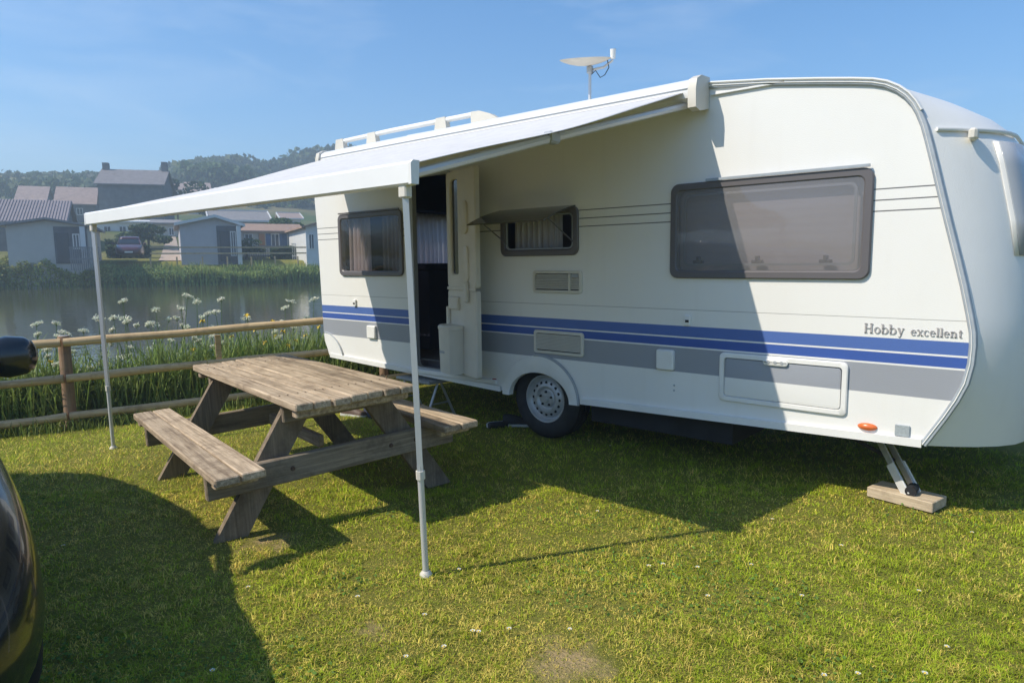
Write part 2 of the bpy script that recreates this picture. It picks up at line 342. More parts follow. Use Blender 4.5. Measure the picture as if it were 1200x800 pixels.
def ground_material():
    M = bpy.data.materials.new('ground_turf'); M.use_nodes = True; n = M.node_tree; b = n.nodes['Principled BSDF']; L = n.links.new
    b.inputs['Roughness'].default_value = .95; b.inputs['Specular IOR Level'].default_value = .1
    g = n.nodes.new('ShaderNodeNewGeometry')
    def noise(sc, det=6):
        t = n.nodes.new('ShaderNodeTexNoise'); t.inputs['Scale'].default_value = sc; t.inputs['Detail'].default_value = det; t.inputs['Roughness'].default_value = .7; L(g.outputs['Position'], t.inputs['Vector']); return t
    def ramp(t, p0, c0, p1, c1):
        r = n.nodes.new('ShaderNodeValToRGB'); r.color_ramp.elements[0].position = p0; r.color_ramp.elements[1].position = p1; r.color_ramp.elements[0].color = (*c0, 1); r.color_ramp.elements[1].color = (*c1, 1); L(t.outputs['Fac'], r.inputs[0]); return r
    a = ramp(noise(45, 8), .35, (.10, .115, .018), .7, (.31, .28, .065))
    c = ramp(noise(.9), .4, (.26, .225, .055), .68, (.13, .17, .022))
    m1 = n.nodes.new('ShaderNodeMixRGB'); m1.inputs['Fac'].default_value = .45; L(a.outputs[0], m1.inputs['Color1']); L(c.outputs[0], m1.inputs['Color2'])
    d = ramp(noise(.03, 4), .42, (.07, .11, .03), .6, (.20, .17, .085))
    at = n.nodes.new('ShaderNodeAttribute'); at.attribute_name = 'far'
    m2 = n.nodes.new('ShaderNodeMixRGB'); L(at.outputs['Fac'], m2.inputs['Fac']); L(m1.outputs[0], m2.inputs['Color1']); L(d.outputs[0], m2.inputs['Color2'])
    last = m2.outputs[0]
    for (cx, cy, rr_) in BARE:
        vd = n.nodes.new('ShaderNodeVectorMath'); vd.operation = 'DISTANCE'; vd.inputs[1].default_value = (cx, cy, 0); L(g.outputs['Position'], vd.inputs[0])
        nn = noise(9, 5); ad = n.nodes.new('ShaderNodeMath'); ad.operation = 'MULTIPLY_ADD'; ad.inputs[1].default_value = .6; L(nn.outputs['Fac'], ad.inputs[0]); L(vd.outputs['Value'], ad.inputs[2])
        mr = n.nodes.new('ShaderNodeMapRange'); mr.inputs[1].default_value = rr_ + .34; mr.inputs[2].default_value = rr_ + .16; L(ad.outputs[0], mr.inputs[0])
        mm = n.nodes.new('ShaderNodeMixRGB'); mm.inputs['Color2'].default_value = (.42, .31, .15, 1); L(mr.outputs[0], mm.inputs['Fac']); L(last, mm.inputs['Color1']); last = mm.outputs[0]
    L(last, b.inputs['Base Color'])
    bp = n.nodes.new('ShaderNodeBump'); bp.inputs['Strength'].default_value = .8; bp.inputs['Distance'].default_value = .03
    L(noise(60, 4).outputs['Fac'], bp.inputs['Height']); L(bp.outputs[0], b.inputs['Normal'])
    return M
me = np_mesh('ground', np.stack([X_, Y_, Z_], -1).reshape(-1, 3), F_)
fa = me.attributes.new('far', 'FLOAT', 'POINT'); fa.data.foreach_set('value', sm(56, 75, SS).ravel().astype(np.float32))
me.materials.append(ground_material()); me.polygons.foreach_set('use_smooth', [True] * len(me.polygons))
kind(link('ground', me), 'structure')
# pond
def water_material():
    M = bpy.data.materials.new('pond_water'); M.use_nodes = True; n = M.node_tree; b = n.nodes['Principled BSDF']; L = n.links.new
    b.inputs['Base Color'].default_value = (.062, .062, .030, 1); b.inputs['Roughness'].default_value = .07; b.inputs['IOR'].default_value = 1.33
    g = n.nodes.new('ShaderNodeNewGeometry'); t = n.nodes.new('ShaderNodeTexNoise'); t.inputs['Scale'].default_value = 2.4; t.inputs['Detail'].default_value = 5
    L(g.outputs['Position'], t.inputs['Vector']); bp = n.nodes.new('ShaderNodeBump'); bp.inputs['Strength'].default_value = .35; bp.inputs['Distance'].default_value = .03
    L(t.outputs['Fac'], bp.inputs['Height']); L(bp.outputs[0], b.inputs['Normal']); return M
w = MB()
def stp(s, t, z): return (CAMP.x + s * E1.x + t * E2.x, CAMP.y + s * E1.y + t * E2.y, z)
w.add([stp(-18, -70, water_z(-18)), stp(57, -70, water_z(57)), stp(57, 80, water_z(57)), stp(-18, 80, water_z(-18))], [(0, 1, 2, 3)])
po = w.build('pond_water', water_material()); kind(po, 'structure')

# ================================================================ CARAVAN
van = tag(empty('caravan'), 'large white touring caravan with blue and grey side stripes, its door open', 'caravan')
TOPP = [(-2.89, .442), (-2.975, .60), (-2.99, .70), (-3.0, .98), (-3.03, 1.785), (-3.055, 2.1), (-3.05, 2.38), (-3.0, 2.49), (-2.9, 2.545), (-2.7, 2.565),
        (-1.5, 2.565), (.468, 2.55), (1.0, 2.542), (1.377, 2.53)]
FRONT = [(1.755, 2.482), (2.05, 2.435), (2.227, 2.404), (2.33, 2.383), (2.397, 2.36), (2.455, 2.326), (2.501, 2.286), (2.537, 2.24), (2.565, 2.189), (2.595, 2.115), (2.619, 2.031), (2.65, 1.915), (2.677, 1.809), (2.726, 1.62),
         (2.776, 1.435), (2.816, 1.28), (2.850, 1.13), (2.867, 1.045), (2.872, .977), (2.869, .88), (2.851, .775), (2.815, .68), (2.767, .582), (2.678, .418)]
BOT = [(1.25, .385), (.38, .355), (-.38, .357), (-1.476, .41)]
prof = TOPP + FRONT + BOT
NP_ = len(prof)
WID = 2.30
def pnormal(i):
    a, b = prof[(i - 1) % NP_], prof[(i + 1) % NP_]; d = Vector((b[0] - a[0], b[1] - a[1])).normalized(); return Vector((-d.y, d.x))
NOSE_Z = [.40, .60, 1.1, 1.6, 2.0, 2.1, 2.2, 2.3, 2.40, 2.49]; NOSE_X = [3.08, 3.11, 3.10, 3.05, 2.97, 2.91, 2.80, 2.62, 2.33, 1.76]
def surf(i, y, off=0.):
    k = i - len(TOPP); x, z = prof[i]
    if 1 <= k < len(FRONT):
        u = max(0, min(y, WID - y)); w_ = 1 - (1 - min(u / .62, 1)) ** 2.1
        x = x + (max(float(np.interp(z, NOSE_Z, NOSE_X)), x) - x) * w_ * min(1, k / 3.); z = z - .02 * w_ * (k == len(FRONT) - 1)
        return (x + off, y, z + (off * .5 if z > 1.95 else 0))
    return (x, y, z)
ys = [0, .04, .10, .18, .28, .40, .55, .85, 1.15, 1.45, 1.75, 1.9, 2.02, 2.12, 2.2, 2.26, 2.3]
b = MB(); b.rings([[surf(i, y) for i in range(NP_)] for y in ys])
body = b.build('body', M_sheet, van)
body.data.materials.append(M_interior); body.data.materials.append(M_dark)
def cutter(mb, slot):
    o = mb.build('cutter', slot); return o
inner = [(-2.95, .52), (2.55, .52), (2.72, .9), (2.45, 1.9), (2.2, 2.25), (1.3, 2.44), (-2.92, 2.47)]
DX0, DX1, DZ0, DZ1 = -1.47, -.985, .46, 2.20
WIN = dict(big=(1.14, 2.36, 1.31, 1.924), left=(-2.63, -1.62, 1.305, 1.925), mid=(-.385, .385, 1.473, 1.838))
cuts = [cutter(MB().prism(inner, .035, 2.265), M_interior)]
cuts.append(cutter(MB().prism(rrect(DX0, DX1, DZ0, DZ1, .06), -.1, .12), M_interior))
for k in WIN:
    x0, x1, z0, z1 = WIN[k]; g = .045
    cuts.append(cutter(MB().prism(rrect(x0 + g, x1 - g, z0 + g, z1 - g, .05), -.1, .1), M_interior))
arch = [(.315 * math.cos(a), .335 + .222 * math.sin(a)) for a in [math.pi * k / 24 for k in range(25)]]
arch_cut = [(.30, .1)] + arch + [(-.30, .1)]
cuts.append(cutter(MB().prism(arch_cut, -.1, .26), M_dark))
RY0, RY1, RZ0, RZ1 = 1.05, 2.02, 1.42, 1.98        # rear window in the tail wall
cuts.append(cutter(MB().box(-3.2, -2.9, RY0, RY1, RZ0, RZ1), M_interior))
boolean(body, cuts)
body.data.polygons.foreach_set('use_smooth', [True] * len(body.data.polygons)); body.data.set_sharp_from_angle(angle=R(32))

# ---- edge trim along the front and roof edge, skirt rail
path = [prof[i] for i in range(10, len(TOPP) + len(FRONT))]
def trim(path, w, d, name, mat, off=0., ylo=-.018, yhi=.03):
    loops = []
    for i, (x, z) in enumerate(path):
        a = path[max(i - 1, 0)]; c = path[min(i + 1, len(path) - 1)]; dd = Vector((c[0] - a[0], c[1] - a[1])).normalized(); n = Vector((-dd.y, dd.x))
        q = lambda o_, y: (x + n.x * o_, y, z + n.y * o_)
        loops.append([q(off + d, yhi), q(off + d, ylo + .008), q(off + d - .006, ylo), q(off - w + .006, ylo), q(off - w, ylo + .008), q(off - w, yhi)])
    mb = MB(); mb.rings(loops); return mb.build(name, mat, van, 40)
et = trim(path, .030, .007, 'edge_trim', M_trim)
trim([(p[0], p[1]) for p in path], .011, .0, 'trim_insert', M_white, off=-.009, ylo=-.024, yhi=-.006).parent = et
trim(path[:13], .010, .006, 'roof_edge_bead', M_white, off=.006, ylo=-.027, yhi=.0)
MB().cham(1.40, 1.86, -.018, -.002, 2.45, 2.464, .003).build('awning_rail', M_white, van)
sk = MB()
for (xa, za), (xb, zb) in (((.41, .375), (2.66, .432)), ((-2.86, .458), (-.41, .375))):
    sk.prism([(xa, za - .024), (xb, zb - .024), (xb, zb + .02), (xa, za + .02)], -.022, -.002)
sk.build('skirt_rail', M_white, van)
# rear corner cover
qc = [(-2.885, .46)] + [(-2.885 + .25 * math.cos(a) - .06 * math.sin(a), .46 + .24 * math.sin(a)) for a in [math.pi / 2 * k / 10 for k in range(11)]] + [(-2.96, .66)]
rc = MB().prism(qc, -.014, -.001).build('corner_cover', M_white, van)
MB().tube([(a, -.015, c) for a, c in qc[1:12]], .006, 6).build('cover_seam', M_trim, rc)
# ---- rear window and tail things
rw = MB(); rw.box(-3.052, -3.03, RY0 - .05, RY1 + .05, RZ0 - .05, RZ0); rw.box(-3.052, -3.03, RY0 - .05, RY1 + .05, RZ1, RZ1 + .05)
rw.box(-3.052, -3.03, RY0 - .05, RY0, RZ0, RZ1); rw.box(-3.052, -3.03, RY1, RY1 + .05, RZ0, RZ1)
rwo = rw.build('window', M_frame, van); MB().box(-3.043, -3.039, RY0, RY1, RZ0, RZ1).build('pane', M_glass, rwo)
def curtain(x0, x1, z0, z1, y, folds, amp, mat, parent, axis='x', name='curtain'):
    n = folds * 8; lo = []; hi = []
    for k in range(n + 1):
        u = k / n; a = x0 + (x1 - x0) * u; w_ = amp * math.sin(u * folds * 2 * math.pi + .6 * math.sin(u * 13)) * (1 + .3 * math.sin(u * 7))
        lo.append((a, y + w_ * 1.2, z0) if axis == 'x' else (y + w_ * 1.2, a, z0)); hi.append((a, y + w_ * .8, z1) if axis == 'x' else (y + w_ * .8, a, z1))
    mb = MB(); mb.add(lo + hi, [(k, k + 1, n + 2 + k, n + 1 + k) for k in range(n)]); return mb.build(name, mat, parent, 60)
curtain(1.12, 1.98, 1.36, 2.02, -2.90, 11, .022, M_curtain, rwo, axis='y')
# ---- interior
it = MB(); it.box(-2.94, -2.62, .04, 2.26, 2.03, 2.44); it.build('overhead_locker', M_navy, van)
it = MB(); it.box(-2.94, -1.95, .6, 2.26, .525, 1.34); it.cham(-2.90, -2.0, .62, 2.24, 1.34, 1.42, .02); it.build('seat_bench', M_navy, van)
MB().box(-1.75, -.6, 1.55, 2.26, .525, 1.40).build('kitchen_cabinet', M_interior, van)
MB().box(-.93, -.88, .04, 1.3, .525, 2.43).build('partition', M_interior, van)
# ---- side windows
def side_window(key, latches=True):
    x0, x1, z0, z1 = WIN[key]
    lo = [loop_y(rrect(x0, x1, z0, z1, .055), -.001), loop_y(rrect(x0, x1, z0, z1, .055), -.016), loop_y(rrect(x0 + .006, x1 - .006, z0 + .006, z1 - .006, .05), -.022),
          loop_y(rrect(x0 + .040, x1 - .040, z0 + .040, z1 - .040, .04), -.022), loop_y(rrect(x0 + .050, x1 - .050, z0 + .050, z1 - .050, .035), -.012), loop_y(rrect(x0 + .052, x1 - .052, z0 + .052, z1 - .052, .035), .02)]
    mb = MB(); mb.rings(lo, False, False); fr = mb.build('window', M_frame, van, 35)
    return fr
def pane(fr, x0, x1, z0, z1, mat, y=-.014, bow=.022):
    nx, nz = 10, 6; v = []; f = []
    for j in range(nz + 1):
        for i in range(nx + 1):
            u, w_ = i / nx, j / nz; e = (1 - abs(2 * u - 1) ** 4) * (1 - abs(2 * w_ - 1) ** 4)
            v.append((x0 + (x1 - x0) * u, y - bow * e, z0 + (z1 - z0) * w_))
    for j in range(nz):
        for i in range(nx): k = j * (nx + 1) + i; f.append((k, k + 1, k + nx + 2, k + nx + 1))
    mb = MB(); mb.add(v, f); return mb.build('pane', mat, fr, 60)
bw = side_window('big'); x0, x1, z0, z1 = WIN['big']
pane(bw, x0 + .045, x1 - .045, z0 + .045, z1 - .045, M_tint)
bl = MB()
n = 26
for k in range(n): bl.add([(x0, .05 + (.0006 if k % 2 else 0), z0 + (z1 - z0) * k / n), (x1, .05 + (.0006 if k % 2 else 0), z0 + (z1 - z0) * k / n), (x1, .05 + (0 if k % 2 else .0006), z0 + (z1 - z0) * (k + 1) / n), (x0, .05 + (0 if k % 2 else .0006), z0 + (z1 - z0) * (k + 1) / n)], [(0, 1, 2, 3)])
bl.build('blind', M_blind, bw)
sf = MB(); sf.rings([loop_y(rrect(x0 + .085, x1 - .085, z0 + .08, z1 - .07, .04), .012), loop_y(rrect(x0 + .085, x1 - .085, z0 + .08, z1 - .07, .04), .004), loop_y(rrect(x0 + .10, x1 - .10, z0 + .095, z1 - .085, .03), .004), loop_y(rrect(x0 + .10, x1 - .10, z0 + .095, z1 - .085, .03), .012)], False, False)
sf.build('inner_seal', M_grey, bw)
for lx in (1.33, 1.72, 2.12):
    l = MB(); l.cham(lx - .035, lx + .035, .0, .022, 1.405, 1.425, .004); l.cham(lx - .012, lx + .012, .0, .03, 1.41, 1.45, .004); l.build('latch', M_frame, bw)
gu = MB(); gu.box(x0 + .25, x1 - .02, -.034, -.018, z1 + .001, z1 + .016); gu.build('rain_gutter', M_trim, bw)
lw = side_window('left'); x0, x1, z0, z1 = WIN['left']
pane(lw, x0 + .045, x1 - .045, z0 + .045, z1 - .045, glass_material('smoked_pane', (.90, .89, .89), .05, .05))
curtain(x0 + .06, x0 + .42, z0, z1, .07, 6, .018, M_curtain, lw); curtain(x1 - .40, x1 - .05, z0, z1, .07, 6, .018, P_('shaded_curtain', (.16, .14, .15), .9), lw)  # right curtain has its shade put into the dark colour
lg = MB(); lg.box(x0 + .03, x1 - .03, -.032, -.018, z1 + .001, z1 + .014); lg.build('rain_gutter', M_frame, lw)
mw = side_window('mid'); x0, x1, z0, z1 = WIN['mid']
curtain(x0 + .08, x0 + .56, z0, z1, .075, 9, .016, M_curtain2, mw)
ww = MB(); ww.rings([loop_y(rrect(x0 + .05, x1 - .05, z0 + .045, z1 - .045, .04), .004), loop_y(rrect(x0 + .05, x1 - .05, z0 + .045, z1 - .045, .04), -.006), loop_y(rrect(x0 + .064, x1 - .064, z0 + .06, z1 - .06, .03), -.006), loop_y(rrect(x0 + .064, x1 - .064, z0 + .06, z1 - .06, .03), .004)], False, False); ww.build('inner_seal', M_trim, mw)
# open flap of the middle window: hinged at the top, pushed out
fl = MB(); a = R(72)
n = Vector((0, -math.sin(a), -math.cos(a))); FLW = .40
def flp(u, v, o=0): q = Vector((x0 + .01 + (x1 - x0 - .02) * u, -.03, z1 - .005)) + n * (FLW * v) + Vector((0, -math.cos(a), math.sin(a))) * (o + .012 * math.sin(math.pi * v)); return q
for o_ in (0, .006):
    pass
lp = []
for v_ in [k / 6 for k in range(7)]:
    lp.append([flp(0, v_), flp(1, v_), flp(1, v_, .008), flp(0, v_, .008)])
fl.rings(lp); flo = fl.build('flap', P_('dark_acrylic', (.035, .04, .04), .15), mw)
for u_ in (.06, .94):
    MB().tube([flp(u_, .75, -.004), (x0 + .01 + (x1 - x0 - .02) * u_, -.0, z0 + .10)], .005, 6).build('stay', M_frame, mw)

# ---- vents, hatch, boxes
def vent(x0, x1, z0, z1, nsl, sub=None):
    mb = MB(); r = .025
    mb.rings([loop_y(rrect(x0, x1, z0, z1, r), -.001), loop_y(rrect(x0, x1, z0, z1, r), -.012), loop_y(rrect(x0 + .005, x1 - .005, z0 + .005, z1 - .005, r), -.017), loop_y(rrect(x0 + .022, x1 - .022, z0 + .022, z1 - .022, .012), -.017), loop_y(rrect(x0 + .024, x1 - .024, z0 + .024, z1 - .024, .012), -.003)], False, False)
    v = mb.build('vent', M_cream, van, 35)
    MB().box(x0 + .02, x1 - .02, -.004, -.002, z0 + .02, z1 - .02).build('backing', M_dark, v)
    for k in range(nsl):
        z = z0 + .03 + (z1 - z0 - .06) * (k + .5) / nsl; h = (z1 - z0 - .06) / nsl * .33
        s_ = MB(); s_.add([(x0 + .024, -.004, z + h), (x1 - .024, -.004, z + h), (x1 - .024, -.014, z - h), (x0 + .024, -.014, z - h), (x0 + .024, -.0045, z + h + .003), (x1 - .024, -.0045, z + h + .003), (x1 - .024, -.015, z - h + .003), (x0 + .024, -.015, z - h + .003)],
                          [(0, 1, 2, 3), (7, 6, 5, 4), (0, 4, 5, 1), (3, 2, 6, 7), (0, 3, 7, 4), (1, 5, 6, 2)]); s_.build('slat', M_cream, v)
    return v
vent(-.045, .435, .71, .894, 11); v2 = vent(-.052, .418, 1.186, 1.36, 9)
MB().box(.30, .315, -.02, -.006, 1.21, 1.335).build('divider', M_cream, v2)
MB().box(.33, .385, -.018, -.006, 1.31, 1.335).build('badge', M_grey, v2)
x0, x1, z0, z1 = 1.505, 2.275, .522, .836
hm = MB(); hm.rings([loop_y(rrect(x0, x1, z0, z1, .03), -.001), loop_y(rrect(x0, x1, z0, z1, .03), -.013), loop_y(rrect(x0 + .006, x1 - .006, z0 + .006, z1 - .006, .03), -.018), loop_y(rrect(x0 + .03, x1 - .03, z0 + .03, z1 - .03, .02), -.018), loop_y(rrect(x0 + .033, x1 - .033, z0 + .033, z1 - .033, .02), -.004)], False, False)
ht = hm.build('service_hatch', M_white, van, 35)
hp = MB(); hp.rings([loop_y(rrect(x0 + .037, x1 - .037, z0 + .037, z1 - .037, .02), -.002), loop_y(rrect(x0 + .037, x1 - .037, z0 + .037, z1 - .037, .02), -.011), loop_y(rrect(x0 + .045, x1 - .045, z0 + .045, z1 - .045, .015), -.013)], False, True); hp.build('hatch_panel', M_sheet, ht, 35)
lk = MB(); lk.rings([loop_y(rrect(1.79, 1.94, .782, .822, .02), -.012), loop_y(rrect(1.79, 1.94, .782, .822, .02), -.026), loop_y(rrect(1.796, 1.934, .788, .816, .016), -.029)], False, True); lko = lk.build('hatch_lock', M_white, ht, 35)
for xx in (1.825, 1.865, 1.905): MB().lathe([(0, -.0315), (.010, -.0315), (.010, -.026)], 12, 'y', (xx, 0, .802)).build('lock_button', M_grey, ht)
for (x0, x1, z0, z1, nm) in ((1.052, 1.182, .683, .822, 'socket_cover'), (-2.20, -2.065, .683, .812, 'socket_cover')):
    mb = MB(); mb.rings([loop_y(rrect(x0, x1, z0, z1, .014), -.001), loop_y(rrect(x0, x1, z0, z1, .014), -.022), loop_y(rrect(x0 + .008, x1 - .008, z0 + .008, z1 - .008, .012), -.03)], False, True); mb.build(nm, M_white, van, 35)
for (cx, cz) in ((1.275, 1.03), (-2.40, 1.03)):
    mb = MB(); mb.cham(cx - .022, cx + .022, -.02, -.001, cz - .034, cz + .034, .004); c_ = mb.build('awning_clip', M_white, van)
    MB().box(cx - .012, cx + .012, -.024, -.019, cz - .012, cz + .004).build('clip_slot', M_dark, c_)
ov = MB(); ov.lathe([(0, -.024), (.028, -.022), (.045, -.014), (.052, -.002)], 24, 'y'); ov.v = [(2.388 + a, y, .478 + c * .42) for a, y, c in ov.v]; ov.build('side_marker', M_orange, van, 60)
MB().cham(2.527, 2.60, -.012, -.001, .452, .516, .003).build('reflector', P_('clear_reflector', (.36, .40, .42), .25, noise=.2, nscale=90), van)
MB().cham(1.07, 1.52, -.010, -.001, .395, .404, .002).build('rivet_strip', M_white, van)
for (xx, zz) in ((1.18, .58), (1.18, .545)): MB().lathe([(0, -.006), (.006, -.005), (.008, -.001)], 8, 'y', (xx, 0, zz)).build('screw', M_trim, van)
MB().cham(-.505, -.455, -.016, -.002, .418, .452, .006).build('side_reflector', M_red, van)
# ---- wheel arch panel
ap = MB(); N = 28; outp = [(.385 * math.cos(math.pi * k / N), .335 + .352 * math.sin(math.pi * k / N)) for k in range(N + 1)]; inp = [(.305 * math.cos(math.pi * k / N), .335 + .216 * math.sin(math.pi * k / N)) for k in range(N + 1)]
loops = []
for (o_, i_) in zip(outp, inp): loops.append([(o_[0], -.001, o_[1]), (o_[0], -.014, o_[1]), (o_[0] * .96 + i_[0] * .04, -.020, o_[1] * .96 + i_[1] * .04), (i_[0] * .9 + o_[0] * .1, -.026, i_[1] * .9 + o_[1] * .1), (i_[0], -.020, i_[1]), (i_[0], .03, i_[1])])
ap.rings(loops); apo = ap.build('wheel_arch', M_white, van, 40)
MB().tube([(1.01 * a, -.012, .335 + (c - .335) * 1.01) for a, c in outp[:16]], .011, 6).build('arch_bead', M_grey, apo)
# ---- wheel
WY = .075
def wheel(parent, cx, y, cz, r=.325):
    w = empty('wheel', (cx, y, cz)); w.parent = parent
    ty = [(.195, .0), (.20, -.004), (.235, -.018), (.28, -.020), (.305, -.008), (.316, .006)]
    for g in range(4): z = .016 + g * .042; ty += [(.325, z), (.325, z + .032), (.317, z + .034), (.317, z + .040)]
    ty += [(.316, .186), (.30, .20), (.24, .205), (.19, .19)]
    tm = MB(); tm.lathe(ty, 48, 'y'); tm.build('tyre', M_rubber, w, 30)
    rm = MB(); rm.lathe([(.190, .012), (.196, .002), (.193, -.008), (.184, -.006), (.178, .010), (.168, .030), (.160, .034), (.150, .022), (.142, .016), (.118, .010), (.108, .004), (.098, .006), (.090, .020), (.078, .026), (.066, .022), (.060, .012), (.03, .008), (0, .007)], 48, 'y'); ro = rm.build('rim', M_rim, w, 45)
    for k in range(16):
        t = 2 * math.pi * k / 16; h = MB(); h.lathe([(0, .0112), (.0125, .0118), (.0135, .017)], 10, 'y', (.131 * math.cos(t), 0, .131 * math.sin(t))); h.build('rim_hole', M_dark, w)
    for k in range(5):
        t = 2 * math.pi * k / 5 + .3; h = MB(); h.lathe([(0, -.004), (.008, -.003), (.0105, .012)], 6, 'y', (.056 * math.cos(t), 0, .056 * math.sin(t))); h.build('wheel_bolt', M_dark, w)
    hc = MB(); hc.lathe([(0, -.006), (.022, -.005), (.028, .002), (.030, .010)], 20, 'y'); hc.build('hub_cap', M_rim, w, 40)
    return w
wheel(van, 0, WY, .325); w2 = wheel(van, 0, 2.22, .325); w2.rotation_euler = (0, 0, math.pi)
# ---- chassis
ch = MB(); ch.box(-2.7, 2.4, .55, .63, .26, .42); ch.box(-2.7, 2.4, 1.67, 1.75, .26, .42); ch.box(-.05, .05, .25, 2.05, .27, .37); ch.box(.42, 1.55, .12, .9, .20, .36); ch.build('chassis', M_dark, van)
db = MB(); db.tube([(2.3, .59, .38), (4.1, 1.13, .42)], .05, 6); db.tube([(2.3, 1.71, .38), (4.1, 1.17, .42)], .05, 6); db.tube([(4.05, 1.15, .42), (4.4, 1.15, .45)], .04, 8); db.tube([(3.7, 1.32, .06), (3.7, 1.32, .75)], .028, 8); db.lathe([(.02, -.03), (.1, -.03), (.1, .03), (.02, .03)], 16, 'y', (3.7, 1.32, .1)); db.build('drawbar', M_dark, van)
# corner steady at the front, standing on its plank
js = empty('corner_steady', (2.40, .34, .40)); js.parent = van
A_ = Vector((-.03, .0, -.01)); B_ = Vector((.19, -.12, -.335))
dv = (B_ - A_).normalized(); sd_ = dv.cross(Vector((0, 0, 1))).normalized(); up_ = sd_.cross(dv)
RM = Matrix((dv, sd_, up_)).transposed()
for s_ in (-1, 1):
    j = MB(); j.cham(0, (B_ - A_).length, s_ * .034 - .004, s_ * .034 + .004, -.022, .022, .002, RM, A_); j.build('steady_arm', M_steel, js)
    j = MB(); j.cham(.215, .41, s_ * .045 - .006, s_ * .045 + .006, -.028, .028, .004, RM, A_); j.build('steady_foot_plate', P_('pale_zinc', (.62, .62, .60), .5, noise=.1), js)
j = MB(); j.lathe([(0, -.05), (.03, -.05), (.03, .05), (0, .05)], 14, 'y'); j.v = [tuple(Vector((a + B_.x, y + B_.y, c + B_.z + .03))) for a, y, c in j.v]; j.build('steady_roller', M_dark, js)
j = MB(); j.tube([A_ + Vector((-.35, .1, -.02)), A_ + dv * .2], .012, 6); j.build('steady_spindle', M_dark, js)
# ---- front window patch following the swelling nose
def patch(i0, i1, y0, y1, off, name, mat, parent, ny=14, inset=0):
    loops = []; vv = []; ff = []
    rows = [i for i in range(i0, i1 + 1)]
    for i in rows:
        for j in range(ny + 1): vv.append(surf(i, y0 + (y1 - y0) * j / ny, off))
    for a_ in range(len(rows) - 1):
        for j in range(ny): k = a_ * (ny + 1) + j; ff.append((k, k + 1, k + ny + 2, k + ny + 1))
    mb = MB(); mb.add(vv, ff); o = mb.build(name, mat, parent, 50); sd = o.modifiers.new('s', 'SOLIDIFY'); sd.thickness = .006; sd.offset = 0; return o
k0 = len(TOPP)
fw = patch(k0 + 10, k0 + 14, .27, 2.03, .004, 'window', M_white, van)
patch(k0 + 10, k0 + 14, .30, 2.00, .008, 'pane', P_('front_pane', (.34, .37, .41), .15), fw)  # pale colour paints the sky's reflection into the pane
gl = [Vector(surf(k0 + 9, y_)).lerp(Vector(surf(k0 + 10, y_)), .35) + Vector((.012, 0, .004)) for y_ in [.02 + 2.26 * q_ / 40 for q_ in range(41)]]
MB().tube(gl, .011, 6).build('front_gutter', M_white, van, 60)
gh = MB(); q = Vector(surf(k0 + 10, .13, .015)); gh.cham(-.02, .02, -.04, .04, -.03, .03, .012, None, q + Vector((.02, 0, .02))); gh.build('grab_handle', M_cream, van)
# ---- door: leaf folded back against the side, in two halves
HX, HY = DX1 + .012, -.03
leafang = R(-20)
dl = empty('door', (HX, HY, 0)); dl.parent = van; dl.rotation_euler = (0, 0, leafang)
LW = .56
def dpart(x0, x1, z0, z1, name, y0=-.022, y1=.022, mat=M_cream, par=None, r=.03, b_=.008):
    mb = MB(); mb.rings([loop_y(rrect(x0, x1, z0, z1, r), y1), loop_y(rrect(x0, x1, z0, z1, r), y0 + b_), loop_y(rrect(x0 + b_, x1 - b_, z0 + b_, z1 - b_, r), y0)]); return mb.build(name, mat, par or dl, 35)
lower = dpart(0, LW, .475, 1.20, 'lower_leaf')
upper = MB()
o1, i1 = rrect(0, LW, 1.215, 2.19, .03), rrect(.085, .225, 1.33, 2.12, .03)
upper.rings([loop_y(o1, .022), loop_y(o1, -.014), loop_y(rrect(.008, LW - .008, 1.223, 2.182, .03), -.022), loop_y(rrect(.075, .235, 1.32, 2.13, .03), -.022), loop_y(i1, -.012), loop_y(i1, .022), loop_y(o1, .022)], False, False)
uo = upper.build('upper_leaf', M_cream, dl, 35)
MB().box(.083, .227, .0, .004, 1.325, 2.125).build('pane', P_('door_pane', (.03, .035, .045), .08), dl)
for (a0, a1, c0, c1) in ((.31, .43, 1.66, 1.93), (.33, .44, 1.26, 1.56)):
    mb = MB(); mb.rings([loop_y(rrect(a0, a1, c0, c1, .05), -.021), loop_y(rrect(a0, a1, c0, c1, .05), -.034), loop_y(rrect(a0 + .015, a1 - .015, c0 + .015, c1 - .015, .04), -.04)], False, True); mb.build('moulding', M_cream, dl, 35)
mb = MB(); mb.cham(.39, .44, -.06, -.02, 1.10, 1.27, .012); mb.build('latch_handle', M_cream, dl)
mb = MB(); mb.cham(0.0, LW, -.028, -.02, 1.195, 1.222, .003); mb.build('split_strip', M_cream, dl)
dpart(.06, .25, 1.03, 1.14, 'pocket', -.05, -.02, M_cream, dl, .01)
MB().cham(.0, .055, -.045, -.02, .86, 1.05, .008).build('hinge_cover', M_cream, dl)
# bin on the lower leaf
bn = [(.03, -.022), (.03, -.09), (.06, -.135), (.12, -.15), (.21, -.15), (.27, -.135), (.30, -.09), (.30, -.022)]
mb = MB(); mb.rings([[(a, y, .49) for a, y in bn], [(a * 1.0, y, .50) for a, y in bn], [(a + (a - .165) * .06, y * 1.05, .86) for a, y in bn]]); bo = mb.build('door_bin', M_cream, dl, 35)
mb = MB(); mb.rings([[(a + (a - .165) * .10, y * 1.08, .862) for a, y in bn], [(a + (a - .165) * .10, y * 1.08, .885) for a, y in bn], [(a + (a - .165) * .02, y * .98, .90) for a, y in bn]]); mb.build('bin_lid', M_cream, dl, 35)
mb = MB(); mb.cham(.10, .20, -.158, -.150, .66, .68, .003); mb.build('bin_catch', M_grey, dl)
